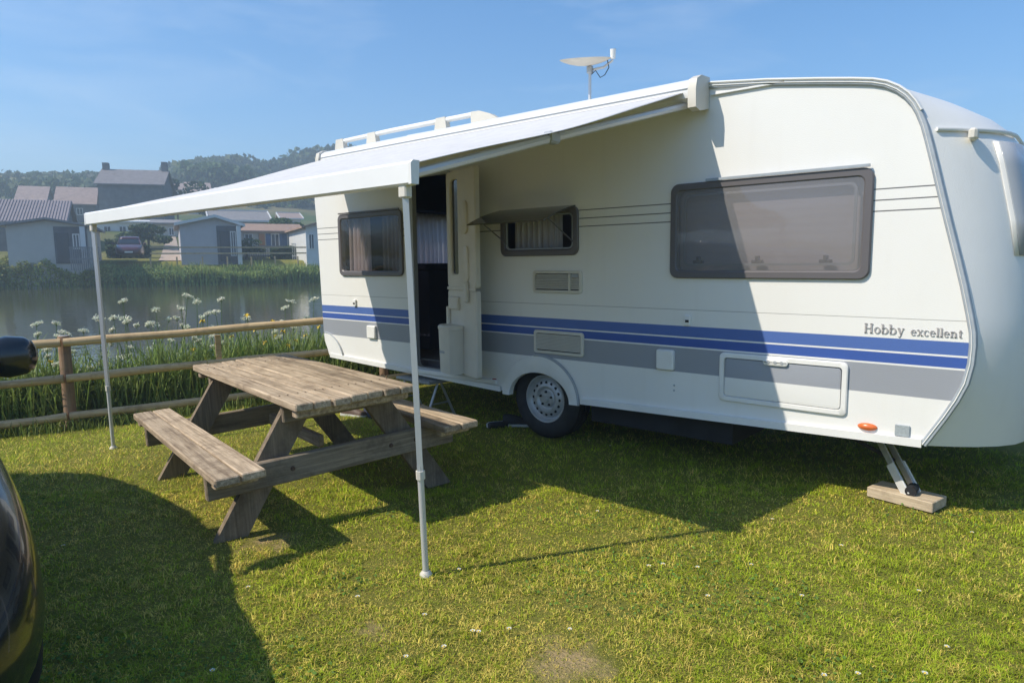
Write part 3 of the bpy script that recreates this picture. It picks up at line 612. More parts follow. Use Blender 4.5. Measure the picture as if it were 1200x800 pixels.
# frame round the opening
fo, fi = rrect(DX0 - .035, DX1 + .03, DZ0 - .02, DZ1 + .03, .07), rrect(DX0 + .003, DX1 - .003, DZ0 + .003, DZ1 - .003, .058)
mb = MB(); mb.rings([loop_y(fo, -.001), loop_y(fo, -.014), loop_y(fi, -.014), loop_y(fi, .035)], False, False); mb.build('door_frame', M_grey, van, 35)
mb = MB(); mb.cham(-1.62, -.44, -.035, -.002, .405, .445, .006); mb.build('door_sill', M_white, van)
mb = MB(); mb.box(DX0 + .01, DX1 - .01, .04, .55, .523, .535); mb.build('door_mat', P_('grey_mat', (.09, .09, .10), .9), van)
# ---- lettering
def letters(txt, x, z, h):
    mb = MB(); Y0, Y1 = -.003, -.0055; tk = .17
    def rect(a0, a1, c0, c1): mb.box(x + a0 * h, x + a1 * h, Y1, Y0, z + c0 * h, z + c1 * h)
    def ring(cx, cz, rx, rz, a0, a1, tx=.15, tz=.06, n=20):
        for k in range(n):
            t0, t1 = R(a0 + (a1 - a0) * k / n), R(a0 + (a1 - a0) * (k + 1) / n)
            q = [(cx + rx * math.cos(t0), cz + rz * math.sin(t0)), (cx + rx * math.cos(t1), cz + rz * math.sin(t1)), (cx + (rx - tx) * math.cos(t1), cz + (rz - tz) * math.sin(t1)), (cx + (rx - tx) * math.cos(t0), cz + (rz - tz) * math.sin(t0))]
            mb.prism([(x + a * h, z + c * h) for a, c in q], Y1, Y0)
    def diag(a0, c0, a1, c1, w_): mb.prism([(x + a * h, z + c * h) for a, c in ((a0 - w_ / 2, c0), (a0 + w_ / 2, c0), (a1 + w_ / 2, c1), (a1 - w_ / 2, c1))], Y1, Y0)
    def stem(a, c0, c1, foot=True, head='full'):
        rect(a, a + tk, c0, c1)
        if foot: rect(a - .07, a + tk + .07, c0, c0 + .055)
        if head == 'full': rect(a - .07, a + tk + .07, c1 - .055, c1)
        elif head == 'flag': rect(a - .08, a, c1 - .055, c1)
    xh = .66
    for c in txt:
        if c == 'H': stem(.08, 0, 1); stem(.62, 0, 1); rect(.2, .7, .47, .54); w_ = .95
        elif c == 'o': ring(.32, xh / 2, .31, xh / 2 + .01, 0, 360); w_ = .68
        elif c == 'b': stem(.06, 0, 1, False, 'flag'); ring(.37, xh / 2, .31, xh / 2 + .01, -150, 150); w_ = .74
        elif c == 'y': diag(.14, xh, .36, .0, .17); diag(.56, xh, .30, -.22, .07); rect(.02, .27, xh - .05, xh); rect(.44, .66, xh - .05, xh); ring(.22, -.2, .10, .08, 160, 380, .09, .06, 10); w_ = .70
        elif c == 'e': ring(.30, xh / 2, .29, xh / 2 + .01, 0, 320); rect(.12, .57, xh / 2 - .0, xh / 2 + .055); w_ = .63
        elif c == 'x': diag(.14, xh, .52, 0, .17); diag(.52, xh, .14, 0, .07); rect(.0, .27, xh - .05, xh); rect(.42, .64, xh - .05, xh); rect(.0, .24, 0, .05); rect(.40, .66, 0, .05); w_ = .68
        elif c == 'c': ring(.30, xh / 2, .29, xh / 2 + .01, 40, 320); w_ = .60
        elif c == 'l': stem(.09, 0, 1, True, 'flag'); w_ = .36
        elif c == 'n': stem(.09, 0, xh, True, 'flag'); ring(.36, xh - .24, .27, .25, 0, 160, .15, .07); stem(.46, 0, xh - .22, True, None); w_ = .78
        elif c == 't': rect(.12, .28, .05, .86); rect(.02, .40, xh - .05, xh); ring(.27, .12, .15, .12, 180, 330, .14, .06, 10); w_ = .44
        else: w_ = .40
        x += w_ * h
    return mb, x
mb, xe = letters('Hobby', 2.345, 1.013, .053); mb2, xe2 = letters('excellent', 2.575, 1.013, .0465)
lo = mb.build('lettering', M_letter, van); lo['label'] = 'grey serif lettering, the first word on the side'; lo = mb2.build('lettering', M_letter, van); lo['label'] = 'grey serif lettering reading excellent'
# ---- roof fittings
rb = MB(); YB = .2
rr = empty('roof_rail', (0, 0, 0)); rr.parent = van
MB().tube([(-2.84, YB, 2.705), (-2.0, YB, 2.71), (-.82, YB, 2.70)], .024, 8).build('rail_bar', M_white, rr, 60)
for xx in (-2.82, -2.28, -1.27):
    mb = MB(); mb.rings([[(xx - .09, YB - .03, 2.56), (xx + .09, YB - .03, 2.56), (xx + .09, YB + .03, 2.56), (xx - .09, YB + .03, 2.56)], [(xx - .06, YB - .026, 2.728), (xx + .06, YB - .026, 2.728), (xx + .06, YB + .026, 2.728), (xx - .06, YB + .026, 2.728)]]); mb.build('rail_foot', M_cream, rr)
mb = MB(); mb.rings([[(x_, YB - .03, z_) for x_, z_ in ((-.88, 2.555), (-.50, 2.55), (-.56, 2.62), (-.66, 2.675), (-.78, 2.715), (-.88, 2.72))], [(x_, YB + .03, z_) for x_, z_ in ((-.88, 2.555), (-.50, 2.55), (-.56, 2.62), (-.66, 2.675), (-.78, 2.715), (-.88, 2.72))]]); mb.build('rail_end', M_cream, rr)
rl = MB(); rl.box(-1.9, -1.4, .9, 1.4, 2.55, 2.63); rl.build('roof_light', M_white, van)
# ---- satellite dish
sd = tag(empty('satellite_dish', (-.14, .9, 2.545)), 'off-white satellite dish lying flat on a thin mast above the roof', 'satellite dish')
MB().tube([(0, 0, 0), (0, 0, .56)], [.015, .013], 10).build('mast', M_alu, sd)
MB().lathe([(0, 0), (.07, 0), (.07, .012), (.02, .03)], 16, 'z').build('mast_foot', M_alu, sd)
RX, RZ_ = .31, .10
mb = MB(); loops = []
DRt = Matrix.Rotation(FAROT * 0, 3, 'Z')
cr_ = CR.copy(); cr_.z = 0; cr_.normalize(); cf_ = Vector((-cr_.y, cr_.x, 0))
tilt = R(8)
ax = (cr_ * math.cos(tilt) + Vector((0, 0, 1)) * math.sin(tilt) * .25).normalized()
ay = (cf_ * math.cos(R(12)) + Vector((0, 0, 1)) * math.sin(R(12))).normalized(); an = ax.cross(ay).normalized()
for (r_, h_) in ((0.0001, .0), (.10, .008), (.2, .030), (.27, .055), (.31, .075), (.318, .083), (.31, .083), (.27, .064), (.2, .040), (.1, .017), (.0001, .010)):
    loops.append([ax * (r_ * .70 * math.cos(t)) + ay * (r_ * .70 * math.sin(t)) + an * h_ * .7 + Vector((-.04 * cr_.x, -.04 * cr_.y, .56)) for t in [2 * math.pi * k / 36 for k in range(36)]])
mb.rings(loops); mb.build('dish', P_('dish_cream', (.68, .62, .52), .55, noise=.08), sd, 50)
lnb = ax * .20 + an * .07 + Vector((0, 0, .56))
mb = MB(); mb.tube([ax * .03 + Vector((0, 0, .53)), ax * .12 + Vector((0, 0, .545)), lnb - an * .03], .011, 6); mb.build('feed_arm', M_alu, sd)
mb = MB(); mb.tube([lnb - an * .02, lnb + an * .06], [.022, .026], 10); mb.build('receiver_head', M_white, sd)
mb = MB(); mb.cham(-.025, .025, -.02, .02, .50, .56, .006); mb.build('bracket', M_steel, sd)
c0 = lnb - an * .02 - ax * .05
mb = MB(); mb.tube([c0, c0 - Vector((0, 0, .07)) + ax * .015, c0 - Vector((0, 0, .13)) - ax * .02, c0 - Vector((0, 0, .15)) - ax * .06, c0 - Vector((0, 0, .09)) - ax * .10, (0, 0, .48)], .004, 6); mb.build('cable', M_rubber, sd, 60)

# ================================================================ AWNING
aw = tag(empty('awning', (0, 0, 0)), 'white wind-out awning pulled out over the caravan door on two thin legs', 'awning')
AX0, AX1 = -2.66, 1.335
case = [(-.005, 2.405), (-.12, 2.405), (-.165, 2.425), (-.175, 2.46), (-.165, 2.515), (-.12, 2.545), (-.05, 2.555), (-.005, 2.555)]
mb = MB(); mb.prism(case, AX0, AX1, 'yz'); mb.build('case', M_case, aw, 35)
mb = MB(); mb.box(AX0, AX1, -.178, -.168, 2.478, 2.483); mb.build('case_seam', M_grey, aw)
for s_, x_ in ((-1, AX0), (1, AX1)):
    cap = [(-.004, 2.375), (-.13, 2.345), (-.19, 2.36), (-.195, 2.47), (-.18, 2.53), (-.12, 2.56), (-.004, 2.565)]
    mb = MB(); mb.prism(cap, min(x_, x_ + s_ * .055) + (.001 if s_ > 0 else 0), max(x_, x_ + s_ * .055) - (.001 if s_ < 0 else 0), 'yz'); mb.build('case_end_cap', M_cream, aw, 35)
RX0, RX1, RY, RZ0_, RZ1_ = -2.69, 1.165, -2.30, 1.748, 1.845
mb = MB(); mb.prism([(RY, RZ0_ + .008), (RY, RZ1_ - .012), (RY + .012, RZ1_), (RY + .05, RZ1_ + .004), (RY + .055, RZ1_ - .02), (RY + .04, RZ0_ + .03), (RY + .04, RZ0_), (RY + .01, RZ0_)], RX0, RX1, 'yz'); mb.build('front_rail', M_case, aw, 30)
for x_, s_ in ((RX0, -1), (RX1, 1)):
    mb = MB(); mb.prism([(RY - .002, RZ0_ + .002), (RY - .002, RZ1_ - .01), (RY + .011, RZ1_ + .002), (RY + .045, RZ1_ + .002), (RY + .038, RZ0_ + .002)], min(x_, x_ + s_ * .018), max(x_, x_ + s_ * .018), 'yz'); mb.build('rail_end_cap', M_white, aw)
mb = MB(); nx, ny = 60, 20; vv = []; ff = []
for j in range(ny + 1):
    for i in range(nx + 1):
        u, v_ = i / nx, j / ny
        xa = AX0 + .02 + (AX1 - .06 - AX0) * u; xb = RX0 + .03 + (RX1 - RX0 - .05) * u
        x_ = xa + (xb - xa) * v_; y_ = -.165 + (RY + .052 + .165) * v_; z_ = 2.462 + (RZ1_ - .002 - 2.462) * v_
        sag = .022 * math.sin(math.pi * v_) * (1 + .7 * math.sin(math.pi * u)) + .005 * math.sin(u * 31 + 5 * v_) * math.sin(math.pi * v_) + .004 * math.sin(u * 13 - 9 * v_)* math.sin(math.pi * v_)
        vv.append((x_, y_, z_ - sag))
for j in range(ny):
    for i in range(nx): k = j * (nx + 1) + i; ff.append((k, k + 1, k + nx + 2, k + nx + 1))
mb.add(vv, ff); cn = mb.build('canopy', M_fabric, aw, 60); sdm = cn.modifiers.new('s', 'SOLIDIFY'); sdm.thickness = .003
# folding arms under each side edge
for xs, xe_, sg in ((AX1 - .05, RX1 - .05, 1), (AX0 + .05, RX0 + .05, -1)):
    a0 = Vector((xs, -.10, 2.395)); a1 = Vector((xe_ - sg * .02, -1.25, 2.075)); a2 = Vector((xe_, RY + .04, RZ0_ + .045))
    ar = MB(); ar.tube([a0, a1], [.020, .024], 8); ar.tube([a1, a2], [.024, .020], 8); ar.build('folding_arm', M_alu, aw, 40)
    e_ = MB(); e_.cham(-.03, .03, -.045, .045, -.03, .03, .01, None, a1); e_.build('arm_elbow', M_grey, aw)
for (tx, bx, by, bz) in ((RX1 - .06, 1.075, -2.185, 0), (RX0 + .065, -2.60, -2.262, -.035)):
    pl = empty('awning_leg', (0, 0, 0)); pl.parent = aw
    T_p, B_p = Vector((tx, RY + .03, RZ0_ + .0)), Vector((bx, by, bz - .01)); M_p = B_p.lerp(T_p, .27)
    MB().tube([M_p, T_p], .018, 4).build('upper_tube', M_alu, pl, 20); MB().tube([B_p, M_p + (T_p - M_p) * .05], .0145, 8).build('lower_tube', M_alu, pl, 60)
    MB().tube([M_p, M_p + (T_p - M_p) * .03], .0205, 8).build('clamp', M_cream, pl, 30)
    MB().lathe([(0, 0), (.03, .002), (.03, .012), (.017, .03)], 12, 'z', B_p + Vector((0, 0, .004))).build('foot', M_cream, pl, 40)
    MB().cham(-.025, .025, -.02, .02, -.05, .01, .006, None, T_p).build('knuckle', M_cream, pl)

# ================================================================ PICNIC TABLE
pt = tag(empty('picnic_table', (-.575, -1.824, .012), rot=(R(1.8), R(-.6), -.175)), 'weathered timber picnic table with two attached plank benches', 'picnic table')
PL, PH, PBH = 1.98, .715, .43
def plank_obj(name, x0, x1, y0, y1, z0, z1, parent=pt, mat=M_wood, b_=.006, jit=.0):
    cx, cy, cz = (x0 + x1) / 2, (y0 + y1) / 2, (z0 + z1) / 2
    mb = MB(); mb.cham(x0 - cx, x1 - cx, y0 - cy, y1 - cy, z0 - cz, z1 - cz, b_); o = mb.build(name, mat, parent); o.location = (cx, cy, cz + random.uniform(-jit, jit)); o.rotation_euler = (random.uniform(-jit, jit) * 1.2, random.uniform(-jit, jit) * .5, random.uniform(-jit, jit) * .6); return o
NPK = 7; PW = .70
for k in range(NPK):
    y0 = -PW / 2 + PW * k / NPK; e = random.uniform(-.012, .012)
    plank_obj('top_plank', -PL / 2 + e, PL / 2 + e + random.uniform(-.008, .008), y0 + .003, y0 + PW / NPK - .003, PH - .042, PH, jit=.003)
for s_ in (-1, 1):
    for k in range(2):
        ya = s_ * (.525 + .122 * k); yb = s_ * (.525 + .122 * k + .117); e = random.uniform(-.01, .01)
        plank_obj('seat_plank', -PL / 2 + e, PL / 2 + e, min(ya, yb), max(ya, yb), PBH - .042, PBH, jit=.003)
for u in (-1, 1):
    ux = u * (PL / 2 - .30)
    plank_obj('top_batten', ux - .022, ux + .022, -.32, .32, PH - .042 - .105, PH - .0425, mat=M_beam)
    plank_obj('seat_beam', ux + u * .001 - (.0 if u > 0 else .046), ux + (.046 if u > 0 else 0) + u * .001, -.745, .745, PBH - .042 - .14, PBH - .0425, mat=M_beam)
    for s_ in (-1, 1):
        top = Vector((0, s_ * .20, PH - .045)); bot = Vector((0, s_ * .655, -.03)); d = bot - top; ln = d.length; d.normalize()
        sv = Vector((1, 0, 0)); rm_ = Matrix((sv, d.cross(sv), d)).transposed()
        xo = ux - u * (.0255)
        mb = MB(); hw = .072
        # leg cut level at the top and at the ground
        k_ = hw / d.z * -1
        sl = (bot.y - top.y) / (bot.z - top.z)
        hy = hw / abs(d.z)
        poly = [(top.y - hy, top.z), (top.y + hy, top.z), (bot.y + hy, bot.z), (bot.y - hy, bot.z)]
        mb.prism(poly, -.022, .022, 'yz'); o = mb.build('leg', wood_material('leg_timber', (.13, .10, .068), (.29, .225, .155), axis=2), pt); o.location = (xo - u * .024 * (1 if s_ > 0 else 0) * 0, 0, 0)
    plank_obj('seat_cleat', u * (PL / 2 - .10) - .03, u * (PL / 2 - .10) + .03, -.75, -.54, PBH - .075, PBH - .0425); plank_obj('seat_cleat', u * (PL / 2 - .10) - .03, u * (PL / 2 - .10) + .03, .54, .75, PBH - .075, PBH - .0425)
    plank_obj('top_cleat', u * (PL / 2 - .09) - .03, u * (PL / 2 - .09) + .03, -.33, .33, PH - .085, PH - .0425)
    for s_ in (-1, 1):
        b0 = Vector((ux - u * .05, 0, PH - .15)); b1 = Vector((u * .12, 0, PH - .05))
for u in (-1, 1):
    for k in range(NPK):
        for d_ in (-.02, .02):
            yb = -PW / 2 + PW * (k + .5) / NPK + d_; sc_ = MB(); sc_.lathe([(0, .0016), (.004, .0014), (.0055, -.001)], 8, 'z'); o = sc_.build('screw', P_('rusty_steel', (.09, .05, .03), .7), pt); o.location = (u * (PL / 2 - .30) + d_ * .3, yb, PH + .003)
    for s_ in (-1, 1):
        for q in (.30, .47): bt = MB(); bt.lathe([(0, .012), (.010, .011), (.014, .0)], 10, 'x'); o = bt.build('bolt', P_('rusty_steel', (.09, .05, .03), .7), pt); o.location = (u * (PL / 2 - .30) + u * .046, s_ * q, PBH - .11); o.rotation_euler = (0, 0, 0 if u > 0 else math.pi)
plank_obj('brace', -.42, .42, -.02, .02, PBH - .12, PBH - .045)

# ================================================================ FENCE
fe = tag(empty('post_and_rail_fence', (FA.x, FA.y, -.24), math.atan2(FD.y, FD.x)), 'brown post and round rail timber fence along the pond edge', 'fence')
SL = .04
def gzl(u):
    q = FA + FD * u; return float(ground_z(q.x, q.y)) + .24
for u, r_, h_ in ((0, .058, .965), (3.3, .055, .93), (5.4, .055, .93), (-2.0, .055, .96)):
    po_ = MB(); z0 = gzl(u) - .15; zt = h_ + SL * u * .6
    po_.tube([(u, 0.062, z0), (u, .062, zt * .5), (u, .062, zt - .012), (u, .062, zt)], [r_, r_ * .98, r_ * .97, r_ * .86], 14); p_ = po_.build('post', M_post, fe, 40)
    if u == 0: pc = MB(); pc.tube([(u, .062, zt), (u, .062, zt + .004)], [r_ * .86, r_ * .8], 14); pc.build('post_top', P_('end_grain_grey', (.34, .33, .31), .9, noise=.2, nscale=40), p_)
st_ = MB(); st_.cham(1.415, 1.475, .012, .035, -.1, .90, .004); st_.build('stake', M_rail, fe)
for zz in (.95, .585, .185):
    for (u0, u1) in ((-2.0, -.012), (.012, 3.29), (3.31, 5.4)):
        n_ = 9; pts = []; rad = []
        for k in range(n_ + 1):
            u = u0 + (u1 - u0) * k / n_; bend = .004 * math.sin(k * .9 + zz * 9 + u0) + .003 * math.sin(k * 2.1 + zz * 5)
            pts.append((u, -.035 + .004 * math.sin(k * 1.3), zz - .045 + SL * u + bend)); rad.append(.042 * (1 + .06 * math.sin(k * 1.7 + zz * 20)))
        rl_ = MB(); rl_.tube(pts, rad, 10); rl_.build('rail', M_rail, fe, 40)
# loop of pale cord round the foot of the post
cq = MB(); A0 = FA + FN * .062 ; z_c = float(ground_z(A0.x, A0.y)) + .05
pts = [(A0.x + .10 * math.cos(t), A0.y + .10 * math.sin(t), z_c + .03 * math.cos(t * 2) + .02) for t in [2 * math.pi * k / 24 for k in range(25)]]
cq.tube(pts, .007, 6); c_ = cq.build('cord', P_('pale_cord', (.42, .34, .20), .9), None, 60); tag(c_, 'pale cord looped round the foot of a fence post', 'cord')

# ================================================================ PARKED CAR (mostly out of frame, casts the long shade)
def car(name, paint, label, loc, rz, L=4.35, scale=1., shape=None):
    c = tag(empty(name, loc, rz), label, 'car')
    stn = shape or [  # x, zbot, zbelt, ztop, halfwidth, topwidth
        (-2.17, .42, .78, .92, .62, .55), (-2.10, .30, .86, 1.00, .78, .70), (-1.85, .22, .92, 1.03, .88, .80), (-1.3, .20, .95, 1.04, .90, .82), (-.5, .20, .95, 1.04, .90, .82), (.3, .20, .95, 1.04, .90, .82),
        (.75, .20, .93, 1.02, .90, .80), (1.15, .20, .86, .96, .885, .74), (1.55, .20, .78, .87, .86, .68), (1.85, .22, .68, .78, .79, .60), (2.05, .26, .58, .67, .66, .50), (2.15, .34, .50, .55, .50, .40)]
    loops = []
    for (x, zb, zm, zt, w, tw) in stn:
        half = [(0, zb), (w * .72, zb), (w * .95, zb + .05), (w, zb + .20), (w * 1.005, (zb + zm) / 2 + .05), (w * .975, zm), (tw, zt - .01), (tw * .5, zt + .012), (0, zt + .016)]
        loops.append([(x * L / 4.35, y, z) for y, z in half] + [(x * L / 4.35, -y, z) for y, z in half[-2:0:-1]])
    mb = MB(); mb.rings(loops); bo_ = mb.build('body', paint, c, 60)
    WX = (1.28 * L / 4.35, -1.33 * L / 4.35)
    cs = []
    for wx in WX:
        for s_ in (-1, 1):
            k = MB(); k.lathe([(0.0001, -.2), (.365, -.2), (.365, .2), (.0001, .2)], 28, 'y', (wx, s_ * .86, .33)); cs.append(k.build('cutter', M_dark))
    sub = bo_.modifiers.new('s', 'SUBSURF'); sub.levels = 2; sub.render_levels = 2
    boolean(bo_, cs); bo_.data.polygons.foreach_set('use_smooth', [True] * len(bo_.data.polygons)); bo_.data.set_sharp_from_angle(angle=R(50))
    gh = [(-2.06, 1.02, .70, .68), (-2.0, 1.28, .70, .66), (-1.90, 1.46, .70, .62), (-1.6, 1.575, .74, .61), (-1.2, 1.62, .76, .61), (-.7, 1.63, .77, .61), (-.25, 1.57, .78, .60), (.1, 1.42, .78, .60), (.45, 1.22, .77, .62), (.85, 1.02, .74, .66)]
    loops = []
    for (x, zt, w, tw) in gh:
        zb = .98; half = [(0, zb), (w + .04, zb), (w + .035, zb + (zt - zb) * .35), (tw + .03, zb + (zt - zb) * .86), (tw - .02, zt - .01), (tw * .5, zt + .01), (0, zt + .014)]
        loops.append([(x * L / 4.35, y, z) for y, z in half] + [(x * L / 4.35, -y, z) for y, z in half[-2:0:-1]])
    mb = MB(); mb.rings(loops); me = mb.mesh('glasshouse'); me.materials.append(P_('car_window', (.010, .012, .014), .05)); g = link('glasshouse', me, c, 70); sb = g.modifiers.new('s', 'SUBSURF'); sb.levels = 1; sb.render_levels = 1
    # roof skin over it
    vv = []; ff = []; sec = [q for q in gh[2:8]]; ny = 8
    for (x, zt, w, tw) in sec:
        for j in range(ny + 1): u = 2 * j / ny - 1; vv.append((x * L / 4.35, u * (tw + .005), zt + .022 - .045 * abs(u) ** 4))
    for i in range(len(sec) - 1):
        for j in range(ny): k = i * (ny + 1) + j; ff.append((k, k + 1, k + ny + 2, k + ny + 1))
    mb = MB(); mb.add(vv, ff); ro = mb.build('roof', paint, c, 70); so_ = ro.modifiers.new('s', 'SOLIDIFY'); so_.thickness = .02
    for s_ in (-1, 1):
        pil = MB(); pil.tube([(.80 * L / 4.35, s_ * .74, 1.0), (.1 * L / 4.35, s_ * .645, 1.40), (-.3 * L / 4.35, s_ * .62, 1.56)], .03, 6); pil.build('pillar', paint, c, 60)
        for xx in (-.45, -1.35): pil = MB(); pil.tube([(xx, s_ * .81, .98), (xx - .03, s_ * .66, 1.5)], .035, 6); pil.build('pillar', M_rubber, c)
        mi = MB(); pp = []
        for (t, a, h) in ((-.06, .02, .02), (0, .025, .03), (.03, .055, .07), (.10, .072, .088), (.16, .068, .08), (.19, .05, .06), (.205, .02, .025), (.207, .004, .005)): pp.append([(.52 + a * math.cos(k * math.pi / 8) * .8, s_ * (.89 + t), 1.06 + h * math.sin(k * math.pi / 8)) for k in range(16)])
        pp = [[(x + .04, y + s_ * .04, z) for x, y, z in l] for l in pp]; mi.rings(pp); mi.build('mirror', paint, c, 60)
        for hx in (-.25, -1.15): hd = MB(); hd.cham(hx - .09, hx + .09, s_ * .905 - .012, s_ * .905 + .012, .84, .865, .006); hd.build('handle', paint, c)
        hl = MB(); hl.lathe([(0, .06), (.07, .05), (.13, .02), (.16, -.03)], 16, 'x'); hl.v = [(1.78 + a * .8 - abs(y) * .7, s_ * (.56 + y), .70 + z * .6) for a, y, z in hl.v]; hl.build('headlight', P_('lamp_lens', (.45, .46, .47), .08), c, 60)
        tl = MB(); tl.cham(-2.13, -2.02, s_ * .68 - .09, s_ * .68 + .09, .72, .98, .03); tl.build('tail_light', M_red, c)
        for wx in WX:
            w = empty('wheel', (wx, s_ * .735, .325)); w.parent = c; w.rotation_euler = (0, 0, math.pi if s_ > 0 else 0)
            ty = [(.20, .0), (.235, -.018), (.28, -.020), (.31, -.004), (.325, .02), (.325, .17), (.30, .19), (.2, .19)]
            t_ = MB(); t_.lathe([(a, b_ - .085) for a, b_ in ty], 32, 'y'); t_.build('tyre', M_rubber, w, 40)
            r_ = MB(); r_.lathe([(.205, -.075), (.195, -.085), (.18, -.06), (.16, -.04), (.06, -.055), (.0001, -.06)], 32, 'y'); r_.build('rim', M_rim, w, 40)
            for k in range(5):
                t = 2 * math.pi * k / 5; sp = MB(); sp.tube([(.04 * math.cos(t), -.062, .04 * math.sin(t)), (.185 * math.cos(t), -.07, .185 * math.sin(t))], [.028, .02], 6); sp.build('spoke', M_rim, w)
    pl = MB(); pl.cham(2.12, 2.15, -.26, .26, .36, .47, .005); pl.build('number_plate', P_('plate_white', (.7, .7, .66), .4), c)
    return c
car('parked_car', M_carpaint, 'black car parked beside the lawn, its wing mirror towards the picnic table', (-.62, -4.47, 0), R(0))

# ================================================================ small things near the caravan
pk = tag(plank_obj('timber_plank', 2.37, 2.73, .09, .28, .002, .062, None, M_plank, .004), 'short pale timber plank lying under the caravan corner leg', 'plank'); pk.rotation_euler = (0, 0, R(-12)); pk.location = (2.555, .245, .04)
fs = tag(empty('folding_step', (-1.45, .05, 0), R(-4)), 'small folding step standing under the open caravan door', 'step')
MB().cham(-.26, .26, -.13, .13, .325, .352, .005).build('tread', P_('step_tread', (.30, .31, .31), .7, noise=.2), fs)
for s_ in (-1, 1):
    for t in (-1, 1): MB().tube([(s_ * .24, t * .02, .325), (s_ * .25, t * .17, .0)], .0125, 8).build('leg', M_steel, fs)
    MB().tube([(s_ * .246, -.10, .14), (s_ * .246, .10, .14)], .008, 6).build('brace', M_steel, fs)
def shoe(loc, rz, col, sole, label, rx=0):
    s = tag(empty('shoe', loc, rot=(rx, 0, rz)), label, 'shoe', None)
    secs = [(-.13, .025, .07), (-.115, .034, .085), (-.06, .036, .085), (0, .034, .068), (.05, .042, .05), (.10, .044, .04), (.135, .034, .03), (.15, .012, .02)]
    loops = [[(x, w * math.cos(t), .022 + h * max(0, math.sin(t))) for t in [math.pi * k / 8 for k in range(9)]] for x, w, h in secs]
    mb = MB(); mb.rings(loops); mb.build('upper', col, s, 50)
    loops = [[(x * 1.04, w * 1.08, 0), (x * 1.04, w * 1.1, .022), (x * 1.04, -w * 1.1, .022), (x * 1.04, -w * 1.08, 0)] for x, w, h in secs]
    mb = MB(); mb.rings(loops); mb.build('sole', sole, s)
shoe((-.56, .16, .002), R(60), M_rubber, P_('sole_white', (.62, .62, .60), .7), 'black shoe with white sole lying beside the caravan wheel', R(70))
shoe((-.44, .24, .002), R(40), M_rubber, P_('sole_white', (.62, .62, .60), .7), 'black shoe with white sole standing next to the tipped one by the wheel')
shoe((-1.95, -.40, -.01), R(15), P_('brown_leather', (.10, .06, .04), .6), P_('sole_white', (.62, .62, .60), .7), 'brown shoe on the sunlit grass behind the picnic table')
shoe((-1.82, -.30, -.01), R(-20), P_('navy_canvas', (.03, .035, .06), .8), M_rubber, 'dark canvas shoe on the grass behind the picnic table')
ms = tag(MB().cham(-.42, .42, -.10, .10, 0, .04, .012).build('folded_mat', P_('mat_grey', (.30, .30, .30), .9, noise=.2)), 'grey folded mat lying on the grass under the caravan side', 'mat'); ms.location = (-2.15, .22, -.03)

# ================================================================ FAR BANK
def ray_dir(px, py): return CF + CR * ((px - 600) / FPX) - CU * ((py - 400) / FPX)
def lat(px, py, s):      # lateral offset and height of what stands s metres out along the pond axis
    d = ray_dir(px, py); k = s / d.dot(E1); return k * d.dot(E2), CAMP.z + k * d.z
def far_pt(px, py, s): t, z = lat(px, py, s); return Vector(stp(s, t, z))
def gz(x, y): return float(ground_z(x, y))
M_hcream = P_('home_cream', (.50, .47, .42), .7, noise=.05, nscale=2)
M_hlilac = P_('home_pale', (.46, .44, .45), .7, noise=.05, nscale=2)
M_hwhite = P_('home_white', (.66, .66, .65), .6, noise=.05, nscale=2)
M_roofbrown = P_('roof_brown', (.33, .22, .16), .8, noise=.15, nscale=3)
M_roofgrey = P_('roof_grey', (.24, .23, .23), .8, noise=.15, nscale=3)
M_slate = P_('roof_slate', (.20, .185, .19), .75, noise=.2, nscale=2)
M_stone = P_('dark_stone', (.14, .14, .15), .9, noise=.25, nscale=1.5)
M_pinkroof = P_('roof_pink', (.33, .25, .22), .85, noise=.2, nscale=2)
M_hglass = P_('house_glass', (.05, .06, .075), .1)
M_shutter = P_('blue_shutter', (.06, .11, .22), .6)
M_door = P_('navy_door', (.05, .06, .10), .6)
M_orangewood = P_('orange_door', (.42, .20, .09), .7)
